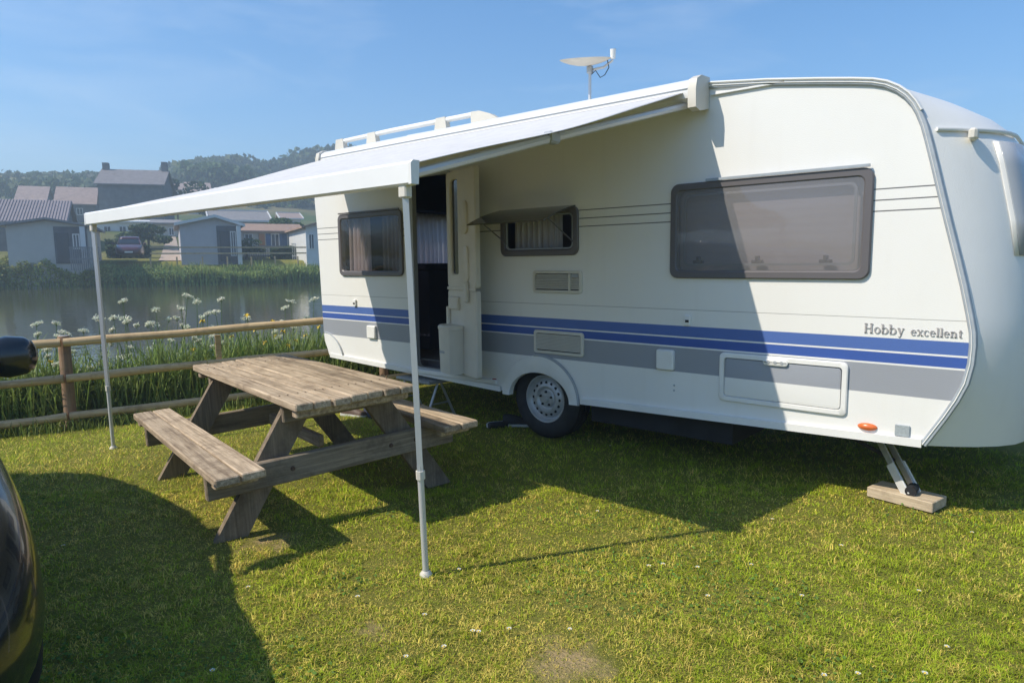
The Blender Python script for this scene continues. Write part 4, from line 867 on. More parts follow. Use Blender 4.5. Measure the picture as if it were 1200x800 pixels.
def house(name, label, cat, px0, px1, yeave, yridge, s, depth, ridge='y', wall=M_hcream, roof=M_roofbrown, yaw=0, openings=(), over=.35, chim=(), trimw=None, ribs=0, group=None, apex=None):
    t0, ze = lat(px0, yeave, s); t1, _ = lat(px1, yeave, s); tm = (t0 + t1) / 2; _, zr = lat((px0 + px1) / 2, yridge, s)
    c = Vector(stp(s, tm, 0)); ce = Vector(stp(s + depth / 2, tm, 0)); zb = min(gz(c.x, c.y), gz(ce.x, ce.y)) - .6
    h = tag(empty(name, (c.x, c.y, zb), FAROT + yaw), label, cat, group); w2 = (t1 - t0) / 2; E_ = ze - zb; Rr = zr - zb
    mb = MB(); ap = 0 if apex is None else (lat(apex, yeave, s)[0] - tm)
    if ridge == 'y':
        poly = [(-w2, 0), (w2, 0), (w2, E_), (ap, Rr - .03), (-w2, E_)]; mb.prism(poly, 0, depth, 'xz'); mb.build('wall', wall, h)
        for (xa, xb) in ((-w2, ap), (w2, ap)):
            sg = -1 if xa < 0 else 1; sl = (Rr - E_) / abs(xb - xa); r = MB()
            xo = xa + sg * over; r.prism([(xo, E_ - over * sl), (xb, Rr), (xb, Rr + .14), (xo, E_ - over * sl + .14)], -over, depth + over, 'xz'); ro = r.build('roof', roof, h)
            if trimw:
                b_ = MB(); b_.prism([(xo, E_ - over * sl - .06), (xb, Rr - .06), (xb, Rr + .16), (xo, E_ - over * sl + .16)], -over - .05, -over - .003, 'xz'); b_.build('barge_board', trimw, ro)
    else:
        mb.prism([(0, 0), (depth, 0), (depth, E_), (depth / 2, Rr - .03), (0, E_)], -w2, w2, 'yz'); mb.build('wall', wall, h)
        sl = (Rr - E_) / (depth / 2)
        for k, (ya, yb) in enumerate(((-over, depth / 2), (depth + over, depth / 2))):
            r = MB(); r.prism([(ya, E_ - over * sl), (yb, Rr), (yb, Rr + .14), (ya, E_ - over * sl + .14)], -w2 - over, w2 + over, 'yz'); ro = r.build('roof', roof, h)
            if ribs and k == 0:
                rb_ = MB()
                for i in range(ribs): xx = -w2 - over + (2 * w2 + 2 * over) * (i + .5) / ribs; rb_.prism([(ya, E_ - over * sl + .141), (yb, Rr + .141), (yb, Rr + .20), (ya, E_ - over * sl + .20)], xx - .05, xx + .05, 'yz')
                rb_.build('roof_ribs', roof, ro)
            if trimw and k == 0:
                b_ = MB(); b_.box(-w2 - over, w2 + over, ya - .05, ya - .004, E_ - over * sl - .02, E_ - over * sl + .15)
                b_.box(-w2 - over - .1, w2 + over + .1, yb - .08, yb + .08, Rr + .141, Rr + .26)
                for sg in (-1, 1): b_.prism([(ya, E_ - over * sl - .02), (yb, Rr - .02), (yb, Rr + .2), (ya, E_ - over * sl + .2)], min(sg * (w2 + over), sg * (w2 + over + .12)), max(sg * (w2 + over), sg * (w2 + over + .12)), 'yz')
                b_.build('roof_edge', trimw, ro)
    for (u, hh, ww) in chim:
        cm = MB(); cm.box(u * w2 - ww / 2, u * w2 + ww / 2, depth / 2 - ww / 2, depth / 2 + ww / 2, Rr - .8, Rr + hh); cm.build('chimney', wall, h)
    for (xa, xb, ya, yb, what) in openings:
        a0, za = lat(xa, yb, s); a1, zc = lat(xb, ya, s); a0 -= tm; a1 -= tm; za -= zb; zc -= zb
        if what in ('window', 'shuttered'):
            f = MB(); t_ = .07
            f.box(a0, a1, -.05, -.004, za, za + t_); f.box(a0, a1, -.05, -.004, zc - t_, zc); f.box(a0, a0 + t_, -.05, -.004, za + t_, zc - t_); f.box(a1 - t_, a1, -.05, -.004, za + t_, zc - t_); f.box((a0 + a1) / 2 - .03, (a0 + a1) / 2 + .03, -.045, -.004, za + t_, zc - t_)
            fo_ = f.build('window', M_hwhite, h); MB().box(a0 + t_, a1 - t_, -.025, -.005, za + t_, zc - t_).build('pane', M_hglass, fo_)
            if what == 'shuttered':
                for q0, q1 in ((a0 - .42, a0 - .03), (a1 + .03, a1 + .42)): MB().box(q0, q1, -.05, -.004, za, zc).build('shutter', M_shutter, h)
        else:
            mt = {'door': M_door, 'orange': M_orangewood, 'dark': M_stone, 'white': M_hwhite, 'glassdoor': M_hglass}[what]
            nm = {'door': 'door', 'orange': 'door', 'dark': 'porch_shade_panel', 'white': 'porch_post', 'glassdoor': 'door'}[what]  # dark opening is a flat panel; the porch shade is put into its colour
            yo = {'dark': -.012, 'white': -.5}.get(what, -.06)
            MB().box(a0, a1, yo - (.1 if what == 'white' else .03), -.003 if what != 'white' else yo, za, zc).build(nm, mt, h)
    return h
house('mobile_home', 'cream mobile home with porch shade painted as a dark panel and shallow gable beside the pond', 'mobile home', 6, 102, 264, 257.5, 53.5, 9, 'y', M_hcream, M_roofgrey, apex=54,
      openings=((66, 101, 266, 309, 'dark'), (68, 80, 273, 308, 'glassdoor'), (86, 93, 274, 292, 'window'), (97.5, 100, 266, 309, 'white')))
house('barn', 'low barn with ribbed metal roof behind the cream mobile home', 'barn', -5, 74, 259, 232, 70, 8, 'x', M_stone, P_('ribbed_metal', (.27, .23, .235), .6, noise=.1, nscale=2), ribs=24)
house('cottage', 'pink-roofed cottage with small skylight behind the barn', 'house', 20, 52, 234, 216, 118, 8, 'x', M_stone, M_pinkroof)
house('cottage', 'long low cottage with pink-brown roof beside the dark stone house', 'house', 66, 110, 238, 217, 106, 8, 'x', M_stone, M_pinkroof, openings=((78, 84, 244, 252, 'window'), (90, 97, 244, 252, 'window')))
sh = house('stone_house', 'tall dark stone house with slate roof and two end chimneys on the slope', 'house', 113, 190, 214, 195.5, 98, 8, 'x', M_stone, M_slate, yaw=R(-9), chim=((-.95, .9, .7), (.95, 1.2, .7)))
house('long_building', 'long low pale building with flat roof edge beyond the parked red car', 'building', 112, 178, 260, 257, 84, 6, 'x', M_hwhite, M_hwhite, openings=((122, 130, 265, 276, 'window'), (140, 148, 265, 276, 'window'), (158, 166, 265, 276, 'window')))
house('beige_building', 'beige boxy building beside the pale path', 'building', 180, 209, 262, 257, 80, 6, 'x', M_hcream, M_roofgrey, openings=((186, 192, 267, 276, 'window'), (198, 204, 267, 276, 'window')))
house('village_house', 'small white village house with pinkish roof below the wood', 'house', 199, 216, 222, 213, 150, 8, 'x', M_hwhite, M_pinkroof, group=None)
house('village_house', 'village house with broad pink roof below the wood, beside the white one', 'house', 219, 246, 224, 212, 140, 8, 'x', M_hcream, M_pinkroof)
house('mobile_home', 'pale lilac mobile home with plain gable and glazed corner porch facing the pond', 'mobile home', 210, 281, 262.5, 254, 57, 10, 'y', M_hlilac, M_roofgrey, apex=252, trimw=M_hwhite,
      openings=((256, 281, 265, 310, 'dark'), (259, 268, 271, 306, 'glassdoor'), (271, 276, 271, 300, 'window'), (278.5, 281, 265, 310, 'white')))
house('mobile_home', 'mobile home with grey roof edged in white behind the lilac home', 'mobile home', 249, 314, 258, 246, 78, 7, 'x', M_hlilac, M_roofgrey, trimw=M_hwhite)
house('mobile_home', 'mobile home with brown roof, blue shutters and orange door', 'mobile home', 281, 353, 271, 262, 65, 6, 'x', M_hcream, M_roofbrown, trimw=None,
      openings=((287, 296, 274, 288, 'window'), (304, 310, 274, 292, 'orange'), (318, 327, 274, 290, 'shuttered'), (337, 346, 274, 290, 'shuttered')))
house('mobile_home', 'white clad mobile home beside the caravan tail, across the water', 'mobile home', 358, 420, 266, 258, 56, 9, 'y', M_hwhite, M_roofbrown, openings=((362, 368, 274, 292, 'window'),))
house('village_house', 'far low house with white fringe along its roof', 'house', 331, 352, 256, 249, 100, 6, 'x', M_hwhite, M_pinkroof, trimw=M_hwhite)
# deck railings
def railing(name, label, px0, px1, ytop, ybot, s, n, mat):
    a, b_ = far_pt(px0, ybot, s), far_pt(px1, ybot, s); h = (ybot - ytop) * s / FPX
    d = (b_ - a); L = d.length; r = tag(empty(name, a, math.atan2(d.y, d.x)), label, 'railing')
    MB().box(0, L, -.04, .04, h - .08, h).build('top_rail', mat, r); MB().box(0, L, -.03, .03, .1, .18).build('bottom_rail', mat, r)
    for k in range(n): x = L * (k + .5) / n; MB().box(x - .03, x + .03, -.02, .02, -.6, h - .081).build('baluster', mat, r)
railing('deck_railing', 'grey slatted deck railing beside the cream mobile home porch', 82, 117, 292, 306, 52.6, 14, M_roofgrey)
railing('deck_railing', 'dark slatted railing in front of the brown roofed mobile home', 285, 340, 289, 302, 62, 20, M_roofgrey)
railing('deck_railing', 'white lattice railing at the end of the brown roofed home', 342, 357, 286, 302, 61, 7, M_hwhite)
# far bank rail fence
fb = tag(empty('bank_fence', stp(56.2, 0, 0), FAROT), 'thin wooden rail fence along the top of the far bank', 'fence'); t0 = lat(176, 300, 56.2)[0]; t1 = lat(400, 300, 56.2)[0]
nP = 9
for k in range(nP):
    t = t0 + (t1 - t0) * k / (nP - 1); c = stp(56.2, t, 0); z = gz(c[0], c[1]); MB().box(t - .05, t + .05, -.05, .05, z - .3, z + 1.15).build('post', M_rail, fb)
for zz in (.55, 1.0): MB().box(t0, t1, -.09, -.051, 1.75 + zz - .05, 1.75 + zz + .05).build('rail', M_rail, fb)
# pale path up between the homes
pa = MB(); rows = []
for k, s_ in enumerate(np.linspace(58, 82, 14)):
    ta = lat(184 + 14 * k / 13, 300, s_)[0]; tb = lat(213 - 6 * k / 13, 300, s_)[0]; A0 = stp(s_, ta, 0); B0 = stp(s_, tb, 0)
    rows += [(A0[0], A0[1], gz(A0[0], A0[1]) + .05), (B0[0], B0[1], gz(B0[0], B0[1]) + .05)]
pa.add(rows, [(2 * k, 2 * k + 1, 2 * k + 3, 2 * k + 2) for k in range(13)]); kind(pa.build('gravel_path', P_('gravel', (.42, .33, .26), .95, noise=.15, nscale=3)), 'structure')
# red car across the water
shp = None
c = far_pt(153, 300, 58.5); rc_ = car('parked_car', P_('red_car_paint', (.075, .022, .025), .3, coat=.4), 'dark red car parked across the water between hedge and deck', (c.x, c.y, gz(c.x, c.y) + .25), math.atan2(-E1.y, -E1.x))

# ================================================================ FOLIAGE
def leaf_cards(P, size, col, colvar=.25, flat=.0, aspect=.55, seed=0):
    g = np.random.default_rng(seed); n = len(P); size = np.broadcast_to(size, (n,))
    a = g.normal(size=(n, 3)); a[:, 2] *= (1 - flat); a /= np.linalg.norm(a, axis=1)[:, None]
    b_ = np.cross(a, g.normal(size=(n, 3))); b_ /= np.linalg.norm(b_, axis=1)[:, None]
    L = (size * g.uniform(.6, 1.3, n))[:, None]; Wd = L * aspect
    c_ = np.cross(a, b_)
    V = np.stack([P - a * L * .5, P + b_ * Wd * .5 + c_ * L * .08, P + a * L * .5, P - b_ * Wd * .5 + c_ * L * .08], 1)
    F = np.arange(n * 4).reshape(n, 4); C = np.asarray(col, float); C = np.broadcast_to(C, (n, 3)) * g.uniform(1 - colvar, 1 + colvar, (n, 1)) * g.uniform(.92, 1.08, (n, 3))
    return V.reshape(-1, 3), F, np.repeat(C, 4, 0)
def blades(P, H, Wd, lean, col, seed=0, seg=2, colvar=.25):
    g = np.random.default_rng(seed); n = len(P); th = g.uniform(0, 2 * np.pi, n); d = np.stack([np.cos(th), np.sin(th), np.zeros(n)], 1); ph = th + g.uniform(.9, 2.2, n); w = np.stack([np.cos(ph), np.sin(ph), np.zeros(n)], 1)
    H = np.broadcast_to(H, (n,))[:, None]; Wd = np.broadcast_to(Wd, (n,))[:, None]; ln = (np.broadcast_to(lean, (n,)) * g.uniform(.2, 1.6, n))[:, None]
    up = np.array([[0, 0, 1.]])
    if seg == 1:
        V = np.stack([P - w * Wd / 2, P + w * Wd / 2, P + up * H + d * ln * H], 1).reshape(-1, 3); F = np.arange(n * 3).reshape(n, 3); S = None; k = 3
    else:
        m_ = P + up * H * .58 + d * ln * H * .28
        V = np.stack([P - w * Wd / 2, P + w * Wd / 2, m_ + w * Wd * .42, m_ - w * Wd * .42, P + up * H * (1 - .25 * ln) + d * ln * H], 1).reshape(-1, 3); i = np.arange(n)[:, None] * 5
        F = np.concatenate([i + np.array([[0, 1, 2]]), i + np.array([[0, 2, 3]]), i + np.array([[3, 2, 4]])], 1).reshape(-1, 3); k = 5
    C = np.broadcast_to(np.asarray(col, float), (n, 3)) * g.uniform(1 - colvar, 1 + colvar, (n, 1)) * g.uniform(.92, 1.08, (n, 3))
    return V, F, np.repeat(C, k, 0)
def merge(items):
    V = []; F = []; C = []; S = []; o_ = 0
    for v, f, c in items: V.append(v); F.append((f + o_).ravel()); C.append(c); S.append(np.full(len(f), f.shape[1])); o_ += len(v)
    return np.concatenate(V), np.concatenate(F), np.concatenate(C), np.concatenate(S)
def foliage_obj(name, items, mat=M_leaf, parent=None):
    V, F, C, S = merge(items); me = np_mesh(name, V, F, C, S); me.materials.append(mat); return link(name, me, parent)
def crown_points(g, c, rx, rz, n, lobes=9):
    """points in an uneven crown made of overlapping lobes, denser near lobe skins"""
    out_ = []
    L = [(np.array(c) + np.array([g.normal() * rx * .48, g.normal() * rx * .48, g.uniform(-.75, .75) * rz]), g.uniform(.32, .58)) for _ in range(lobes)]
    for i in range(lobes):
        m_ = n // lobes; d = g.normal(size=(m_, 3)); d /= np.linalg.norm(d, axis=1)[:, None]; r = g.uniform(.55, 1.05, m_) ** .6
        q = L[i][0] + d * r[:, None] * np.array([rx, rx, rz * .85]) * L[i][1]; out_.append(q)
    return np.concatenate(out_)
# woodland on the hill
g = np.random.default_rng(3); items = []
def tree_at(px, ytop, s, rx, h, col, n=420, size=1.1):
    t, zt = lat(px, ytop, s); c = stp(s, t, 0); z0 = zt - h
    P = crown_points(g, (c[0], c[1], z0 + h * .55), rx, h * .42, n); items.append(leaf_cards(P, size, col, .35, seed=int(g.integers(1e6)), aspect=.8))
greens = [(.045, .085, .026), (.065, .11, .034), (.030, .058, .026), (.085, .115, .04)]
top_r = [(196, 215), (205, 196), (215, 188), (230, 185), (246, 184), (262, 183), (275, 184), (288, 182), (300, 188), (318, 186), (335, 183), (350, 180), (365, 176), (380, 172), (396, 170), (415, 170)]
for px in np.arange(192, 420, 3.0):
    yt = np.interp(px, [a for a, _ in top_r], [b_ for _, b_ in top_r]) + g.uniform(-1, 5)
    tree_at(px, yt, g.uniform(205, 235), g.uniform(4, 7), g.uniform(9, 14), greens[g.integers(4)], 480, 1.5)
for px in np.arange(4, 122, 3.0):
    yt = np.interp(px, [10, 32, 50, 60, 70, 95, 110, 122], [202, 204, 200, 204, 205, 201, 200, 206]) + g.uniform(-1, 3)
    tree_at(px, yt, g.uniform(190, 215), g.uniform(4, 6), g.uniform(8, 12), greens[g.integers(4)], 420, 1.5)
for k in range(110):
    px = g.uniform(195, 305); tree_at(px, g.uniform(190, 234), g.uniform(165, 200), g.uniform(3.5, 6), g.uniform(7, 10), greens[g.integers(4)], 380, 1.4)
for k in range(26):
    px = g.uniform(300, 420); tree_at(px, g.uniform(212, 236), g.uniform(150, 175), g.uniform(3, 5), g.uniform(6, 8), greens[g.integers(4)], 380, 1.3)
for k in range(45):
    px = g.uniform(2, 112); tree_at(px, g.uniform(205, 218), g.uniform(150, 180), g.uniform(3, 4.5), g.uniform(6, 8), greens[g.integers(4)], 360, 1.3)
kind(foliage_obj('hill_woodland', items), 'stuff')
# garden trees and hedges across the water
def garden_tree(label, px, ytop, s, rx, h, col, n=1600, size=.38, name='garden_tree', cat='tree'):
    t, zt = lat(px, ytop, s); c = stp(s, t, 0); zg = gz(c[0], c[1]); r = tag(empty(name, (c[0], c[1], zg)), label, cat); H_ = max(h, zt - zg)
    gg = np.random.default_rng(int(px * 7 + s)); P = crown_points(gg, (0, 0, H_ * .60), rx, H_ * .38, n)
    foliage_obj('crown', [leaf_cards(P, size, col, .35, seed=int(px))], parent=r)
    tr = MB(); tr.tube([(0, 0, -.2), (.03, .02, H_ * .3), (-.05, .05, H_ * .62)], [.14, .10, .05], 7)
    for k in range(5): a = k * 1.3; tr.tube([(0, 0, H_ * (.28 + .05 * k)), (rx * .5 * math.cos(a), rx * .5 * math.sin(a), H_ * (.5 + .07 * k))], [.06, .02], 5)
    tr.build('trunk', P_('bark', (.10, .075, .05), .9, noise=.25), r)
garden_tree('rounded dark green garden shrub beside the pale path', 173, 271, 72, 1.8, 2.4, (.05, .085, .03), name='garden_shrub', cat='shrub')
garden_tree('small green tree between the white-edged roofs', 327, 252, 74, 2.0, 3, (.06, .11, .035))
garden_tree('low rounded bush by the brown roofed home', 288, 285, 62, 1.5, 1.6, (.06, .10, .035), 1000, .3, name='garden_shrub', cat='shrub')
garden_tree('leafy tree behind the dark stone house', 205, 205, 112, 4, 8, (.04, .07, .028), 1800, .7)
def hedge(label, px0, px1, ytop, s, thick, col):
    a = lat(px0, ytop, s); b_ = lat(px1, ytop, s); gg = np.random.default_rng(int(px0)); n = 3200
    t = gg.uniform(a[0], b_[0], n); ds = gg.uniform(0, thick, n); c = [stp(s + d_, t_, 0) for t_, d_ in zip(t, ds)]; c = np.array(c); zg = ground_z(c[:, 0], c[:, 1]); zt = a[1] + .15 * vnoise(t, ds, 2.0)
    fr = gg.uniform(0, 1, n) ** .6; c[:, 2] = zg + (zt - zg) * fr
    o = foliage_obj('clipped_hedge', [leaf_cards(c, .28, col, .35, seed=int(px1))]); tag(o, label, 'hedge')
hedge('long clipped hedge in front of the pale building', 123, 168, 281, 70, 1.2, (.04, .075, .025)); hedge('dark clipped hedge in front of the brown roofed home', 318, 345, 290, 61, .8, (.035, .075, .022)); hedge('low hedge edging the lawn behind the red car', 124, 176, 288, 64, .8, (.05, .085, .03))

# far bank reeds and bushes
g = np.random.default_rng(5); items = []
n = 15000; t = g.uniform(-13, 17, n); s_ = g.uniform(53.4, 56.0, n); c = np.array([stp(a, b_, 0) for a, b_ in zip(s_, t)]); zg = np.maximum(ground_z(c[:, 0], c[:, 1]), water_z(s_) - .1); c[:, 2] = zg
hh = 1.25 + .55 * vnoise(t, s_, .9) + .35 * vnoise(t, s_, 3.1, 2); hh = np.clip(hh, .5, 2.2) * g.uniform(.6, 1.1, n) * np.where(s_ > 55, .75, 1.0)
items.append(blades(c, hh, .09, .35, np.array([.24, .31, .08]), 6, 2, .4))
n = 22000; t = np.concatenate([g.uniform(-13, 17, n * 2 // 3), g.uniform(-12, -3.2, n)]); n = len(t); s_ = g.uniform(53.2, 55.8, n); c = np.array([stp(a, b_, 0) for a, b_ in zip(s_, t)]); zg = np.maximum(ground_z(c[:, 0], c[:, 1]), water_z(s_))
lump = np.clip(1.0 + .8 * vnoise(t, s_, .7, 4) + .5 * vnoise(t, s_, 2.3, 1), .25, 2.1) * np.where(t < -3.5, 1.15, .75); c[:, 2] = zg + lump * g.uniform(0, 1, n) ** .6
cl = np.where((t < -3.5)[:, None], np.array([[.27, .30, .09]]), np.array([[.15, .22, .06]])) * (1 + .35 * vnoise(t, s_, 1.6, 3))[:, None]
items.append(leaf_cards(c, .20, cl, .4, seed=8)); kind(foliage_obj('far_bank_reeds', items), 'stuff')

# near bank undergrowth between the fence and the water
g = np.random.default_rng(9); items = []
def bank_pts(n, u0, u1, q0, q1):
    u = g.uniform(u0, u1, n); q = g.uniform(q0, q1, n); P = np.stack([FA.x + FD.x * u + FN.x * q, FA.y + FD.y * u + FN.y * q, np.zeros(n)], 1); P[:, 2] = ground_z(P[:, 0], P[:, 1]); return P, u, q
P, u, q = bank_pts(42000, -2.4, 5, .10, 1.7); lump = np.clip(.46 + .18 * vnoise(u, q, 2.1) + .10 * vnoise(u, q, 5.3, 2), .08, .7) * sm(.0, .5, q)
P[:, 2] += lump * g.uniform(0, 1, len(P)) ** .7
items.append(leaf_cards(P, .066, np.array([.185, .25, .05]) * (1 + .4 * vnoise(u, q, 3.3, 5))[:, None], .4, seed=12, aspect=.5))
P, u, q = bank_pts(13000, -2.4, 5, .18, 1.9); items.append(blades(P, g.uniform(.35, .98, len(P)) * (1 + .3 * vnoise(u, q, 2.5, 1)), .016, .45, (.21, .275, .06), 13, 2, .4))
P, u, q = bank_pts(5200, .7, 5, .35, 2.0); items.append(blades(P, g.uniform(.55, 1.05, len(P)), .024, .25, (.21, .285, .075), 14, 2, .35))
P, u, q = bank_pts(5000, -2.4, 6, -.22, .25); items.append(blades(P, g.uniform(.06, .20, len(P)), .008, .6, (.20, .25, .05), 15, 2, .4))
kind(foliage_obj('bankside_undergrowth', items), 'stuff')

def plane_pt(px, py, q):
    d = ray_dir(px, py); A = FA + FN * q; k = (Vector((A.x, A.y, 0)) - Vector((CAMP.x, CAMP.y, 0))).dot(FN) / d.dot(FN); return CAMP + d * k
def parsley(p, h, seed, label):
    gg = np.random.default_rng(seed); r = tag(empty('cow_parsley', p), label, 'wildflower', 'white umbel flowers on the pond bank')
    lx, ly = gg.normal(0, .06, 2); tops = [(Vector((lx, ly, h)), gg.uniform(.040, .075))]
    stm = MB(); stm.tube([(0, 0, -.05), (lx * .3, ly * .3, h * .5), (lx, ly, h)], [.007, .005, .003], 5)
    for k in range(int(gg.integers(2, 4))):
        a = gg.uniform(0, 6.28); z0 = h * gg.uniform(.45, .7); tp = Vector((lx + .13 * math.cos(a), ly + .13 * math.sin(a), z0 + h * gg.uniform(.12, .26)))
        stm.tube([(lx * z0 / h, ly * z0 / h, z0), tp.lerp(Vector((0, 0, z0)), .4) + Vector((0, 0, -.02)), tp], [.004, .003, .002], 4); tops.append((tp, gg.uniform(.022, .05)))
    for tp, rr_ in tops:
        for k in range(9): a = k * 2.4; q_ = rr_ * math.sqrt((k + .5) / 9); stm.tube([tp - Vector((0, 0, .045)), tp + Vector((q_ * math.cos(a), q_ * math.sin(a), -q_ * q_ * 3))], .0014, 3, False)
    stm.build('stem', M_stem, r)
    for tp, rr_ in tops:
        n = 110; a = gg.uniform(0, 6.28, n); q_ = rr_ * np.sqrt(gg.uniform(0, 1, n)); P = np.stack([tp.x + q_ * np.cos(a), tp.y + q_ * np.sin(a), tp.z - q_ * q_ * 3 + gg.normal(0, .009, n) + .35 * (q_ * np.cos(a + seed)) ], 1)
        foliage_obj('flower_head', [leaf_cards(P, .018, (.74, .74, .58), .15, flat=.3, aspect=.9, seed=seed)], parent=r)
    n = 60; z = gg.uniform(.1, .6, n) * h; a = gg.uniform(0, 6.28, n); P = np.stack([lx * z / h + gg.uniform(.02, .14, n) * np.cos(a), ly * z / h + .1 * np.sin(a), z], 1)
    foliage_obj('leaves', [leaf_cards(P, .07, (.17, .25, .06), .3, aspect=.35, seed=seed + 1)], parent=r)
um = [(145, 352), (162, 371), (205, 346), (217, 360), (226, 353), (236, 367), (255, 350), (262, 364), (60, 377), (66, 389), (114, 372), (139, 371), (38, 379), (48, 408), (98, 387), (110, 396), (180, 378), (283, 372), (333, 360), (362, 350), (245, 384), (344, 352), (155, 397), (187, 362)]
for k, (px, py) in enumerate(um):
    q_ = .45 + .9 * ((k * .618) % 1); T = plane_pt(px, py, q_); zb = gz(T.x, T.y); parsley(Vector((T.x, T.y, zb)), max(.4, T.z - zb), 100 + k, 'cow parsley plant with flat white flower heads on the pond bank')
def iris(p, h, seed):
    gg = np.random.default_rng(seed); r = tag(empty('yellow_iris', p), 'yellow flag iris with sword leaves on the pond bank', 'wildflower', 'yellow irises on the pond bank')
    stm = MB(); stm.tube([(0, 0, -.05), (.02, .01, h * .6), (.03, .0, h)], [.007, .006, .004], 5); stm.build('stem', M_stem, r)
    P = np.zeros((7, 3)); P[:, :2] = gg.normal(0, .035, (7, 2)); foliage_obj('leaves', [blades(P, h * gg.uniform(.75, 1.08, 7), .028, .22, (.17, .26, .07), seed, 2)], parent=r)
    for k in range(6):
        a = k * math.pi / 3 + seed; d = Vector((math.cos(a), math.sin(a), 0)); w_ = Vector((-d.y, d.x, 0)); c0 = Vector((.03, 0, h)); L = .046 if k % 2 else .03; dz = -.02 if k % 2 else .03
        pe = MB(); pe.add([c0, c0 + d * L * .5 + w_ * .015 + Vector((0, 0, .014)), c0 + d * L + Vector((0, 0, dz)), c0 + d * L * .5 - w_ * .015 + Vector((0, 0, .014))], [(0, 1, 2, 3)]); o = pe.build('petal', M_yellow, r); sdm = o.modifiers.new('s', 'SOLIDIFY'); sdm.thickness = .002
for k, (px, py) in enumerate([(288, 367), (236, 374), (225, 407), (243, 414), (240, 418), (58, 421), (321, 391), (330, 386), (372, 381), (345, 397), (309, 399), (64, 402), (298, 384), (336, 402), (356, 391), (318, 374), (270, 392)]):
    q_ = .4 + .7 * ((k * .618) % 1); T = plane_pt(px, py, q_); zb = gz(T.x, T.y); iris(Vector((T.x, T.y, zb)), max(.3, T.z - zb - .03), 300 + k)

# ================================================================ LAWN
def lawn():
    g = np.random.default_rng(21); items = []
    def sample(n, r0, r1, a0=-2, a1=2):
        px = g.uniform(-70, 1270, n); r = r0 * (r1 / r0) ** g.uniform(0, 1, n)     # evenly dense on screen
        d = np.stack([CF.x + CR.x * (px - 600) / FPX, CF.y + CR.y * (px - 600) / FPX], 1)
        x = CAMP.x + d[:, 0] * r; y = CAMP.y + d[:, 1] * r
        q = (x - FA.x) * FN.x + (y - FA.y) * FN.y
        ok = (q < .15) & (y < 1.9) & ~((np.abs(x - 2.555) < .19) & (np.abs(y - .245) < .10)) & ~((np.abs(x) < .13) & (y > .05) & (y < .3))
        for (cx, cy, rr_) in BARE: ok &= ~((np.hypot(x - cx, y - cy) + .07 * vnoise(x, y, 14.) + .05 * vnoise(x, y, 31., 2) < rr_) & (g.uniform(0, 1, len(x)) < .62))
        return x[ok], y[ok], r[ok]
    def cell(x, y, f, k):
        xw = x * f + .6 * vnoise(x, y, 9., k); yw = y * f + .6 * vnoise(y, x, 8., k + 1)
        v = np.sin(np.floor(xw) * 127.1 + np.floor(yw) * 311.7 + k * 74.7) * 43758.5453; return v - np.floor(v)
    def colours(x, y, n):
        dry = .5 + .55 * vnoise(x, y, 1.0, 1) + .45 * vnoise(x, y, 2.7, 2) + .25 * vnoise(x, y, 7., 3)
        for (cx, cy, rr_) in ((2.0, -2.25, .35), (1.15, -2.6, .5), (2.0, -1.85, .3), (-.6, -2.9, .5), (.2, -2.45, .4), (-2.0, -2.2, .6), (1.5, -1.5, .4)): dry += 1.0 * np.exp(-((x - cx) ** 2 + (y - cy) ** 2) / rr_ ** 2)
        dry = np.clip(dry * .42, 0, .95)
        isdry = g.uniform(0, 1, n) < dry * .62 + .04 + .35 * (cell(x, y, 17, 3) > .82)
        gr = np.array([.35, .435, .022])[None] * (1 + .20 * vnoise(x, y, 3.7, 6) + .5 * (cell(x, y, 14, 1) - .5) + .4 * (cell(x, y, 33, 2) - .5))[:, None]; gr = gr * (1 - .35 * dry[:, None]) + np.array([[.40, .37, .05]]) * .35 * dry[:, None]
        dr = np.array([[.74, .60, .13]]) * (1 + .4 * (cell(x, y, 20, 5) - .5))[:, None]
        return np.where(isdry[:, None], dr, gr), dry
    for (n, r0, r1, h, w, seg, sd_) in ((250000, 1.45, 4.2, .019, .0028, 2, 1), (170000, 4.0, 9.5, .023, .0052, 1, 2)):
        x, y, r = sample(n, r0, r1); n = len(x); col, dry = colours(x, y, n); P = np.stack([x, y, ground_z(x, y) - .003], 1)
        H = h * g.uniform(.45, 1.35, n) * (1.05 - .35 * dry) * (1 + .35 * np.clip(vnoise(x, y, 5., 8), -1, 1)) * (.55 + .95 * cell(x, y, 15, 7)); W_ = w * (r / (r0 + .6)) ** .6 * g.uniform(.7, 1.3, n)
        items.append(blades(P, H, W_, 1.1, col, sd_, seg, .28))
    # clover and plantain leaves low in the turf
    x, y, r = sample(16000, 1.45, 6); n = len(x); k = vnoise(x, y, 2.2, 9) > .25; x, y = x[k], y[k]; P = np.stack([x, y, ground_z(x, y) + g.uniform(.006, .02, len(x))], 1)
    items.append(leaf_cards(P, .016, (.14, .24, .04), .3, flat=.85, aspect=.8, seed=4))
    kind(foliage_obj('lawn_grass', items, M_grass), 'stuff')
lawn()
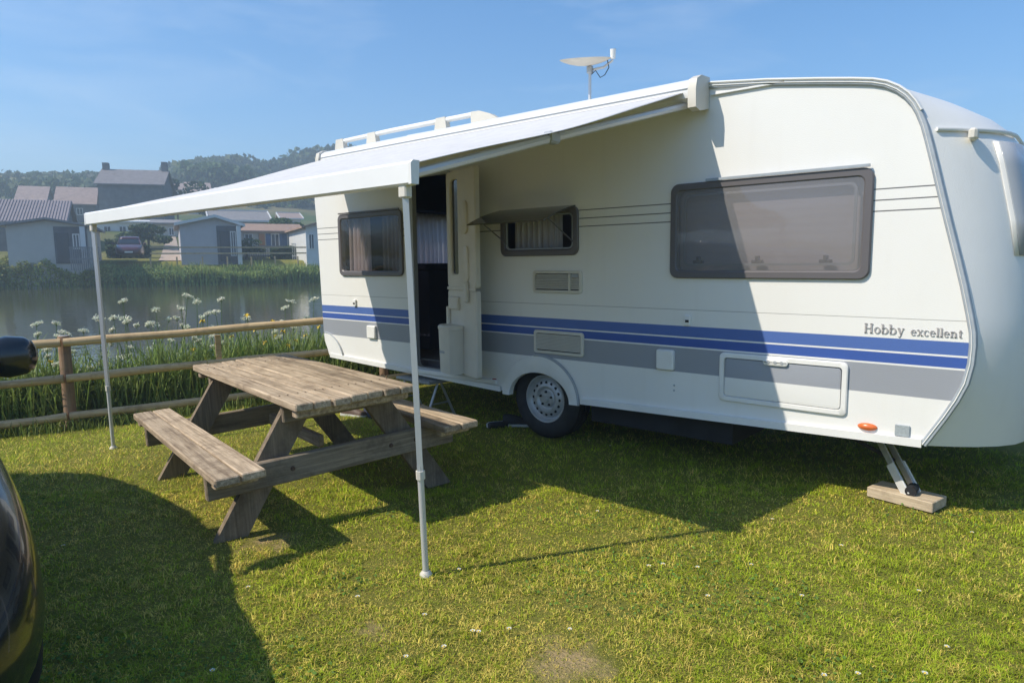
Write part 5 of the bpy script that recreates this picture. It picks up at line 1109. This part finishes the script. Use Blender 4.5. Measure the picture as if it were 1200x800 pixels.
dz = [(597, 738), (553, 741), (520, 759), (537, 668), (880, 663), (818, 666), (777, 662), (1077, 694), (965, 795), (1006, 793), (1085, 792), (498, 722), (476, 772), (667, 740), (985, 640), (760, 664), (905, 610), (1140, 625), (560, 742), (1110, 760), (700, 600), (640, 507), (690, 517), (715, 523), (830, 700), (940, 700), (420, 700), (75, 640), (290, 690), (250, 790)]
for k, (px, py) in enumerate(dz):
    d = ray_dir(px, py); kk = -(CAMP.z - .03) / d.z; p = CAMP + d * kk; z0 = gz(p.x, p.y); gg = random.Random(k)
    r = tag(empty('daisy', (p.x, p.y, z0), gg.uniform(0, 6)), 'tiny white daisy in the mown lawn', 'flower', 'daisies in the lawn')
    MB().tube([(0, 0, 0), (.003, 0, .038)], .0012, 4).build('stem', M_stem, r)
    pe = MB(); n = 12
    for i in range(n):
        a = 2 * math.pi * i / n; b0 = a - .2; b1 = a + .2; R0 = .0065 + gg.uniform(0, .003); pe.add([(.003 * math.cos(a) + .003, .003 * math.sin(a), .038), (R0 * math.cos(b0) + .003, R0 * math.sin(b0), .040), ((R0 + .002) * math.cos(a) + .003, (R0 + .002) * math.sin(a), .041), (R0 * math.cos(b1) + .003, R0 * math.sin(b1), .040)], [(0, 1, 2, 3)])
    pe.build('petals', M_petal, r); MB().lathe([(0, .0415), (.003, .041), (.0042, .038)], 8, 'z', (.003, 0, 0)).build('flower_centre', M_yellow, r)

# ================================================================ HAZE
hz = MB(); hz.box(-780, 780, -780, 780, -4, 50); h_ = hz.build('haze', P_('haze_surface', (1, 1, 1))); h_.data.materials.clear()
HM = bpy.data.materials.new('haze_air'); HM.use_nodes = True; n = HM.node_tree; n.nodes.clear(); o_ = n.nodes.new('ShaderNodeOutputMaterial'); v = n.nodes.new('ShaderNodeVolumePrincipled')
v.inputs['Color'].default_value = (.72, .89, 1, 1); v.inputs['Density'].default_value = .0030; v.inputs['Anisotropy'].default_value = .2; n.links.new(v.outputs[0], o_.inputs['Volume'])
h_.data.materials.append(HM); kind(h_, 'stuff')
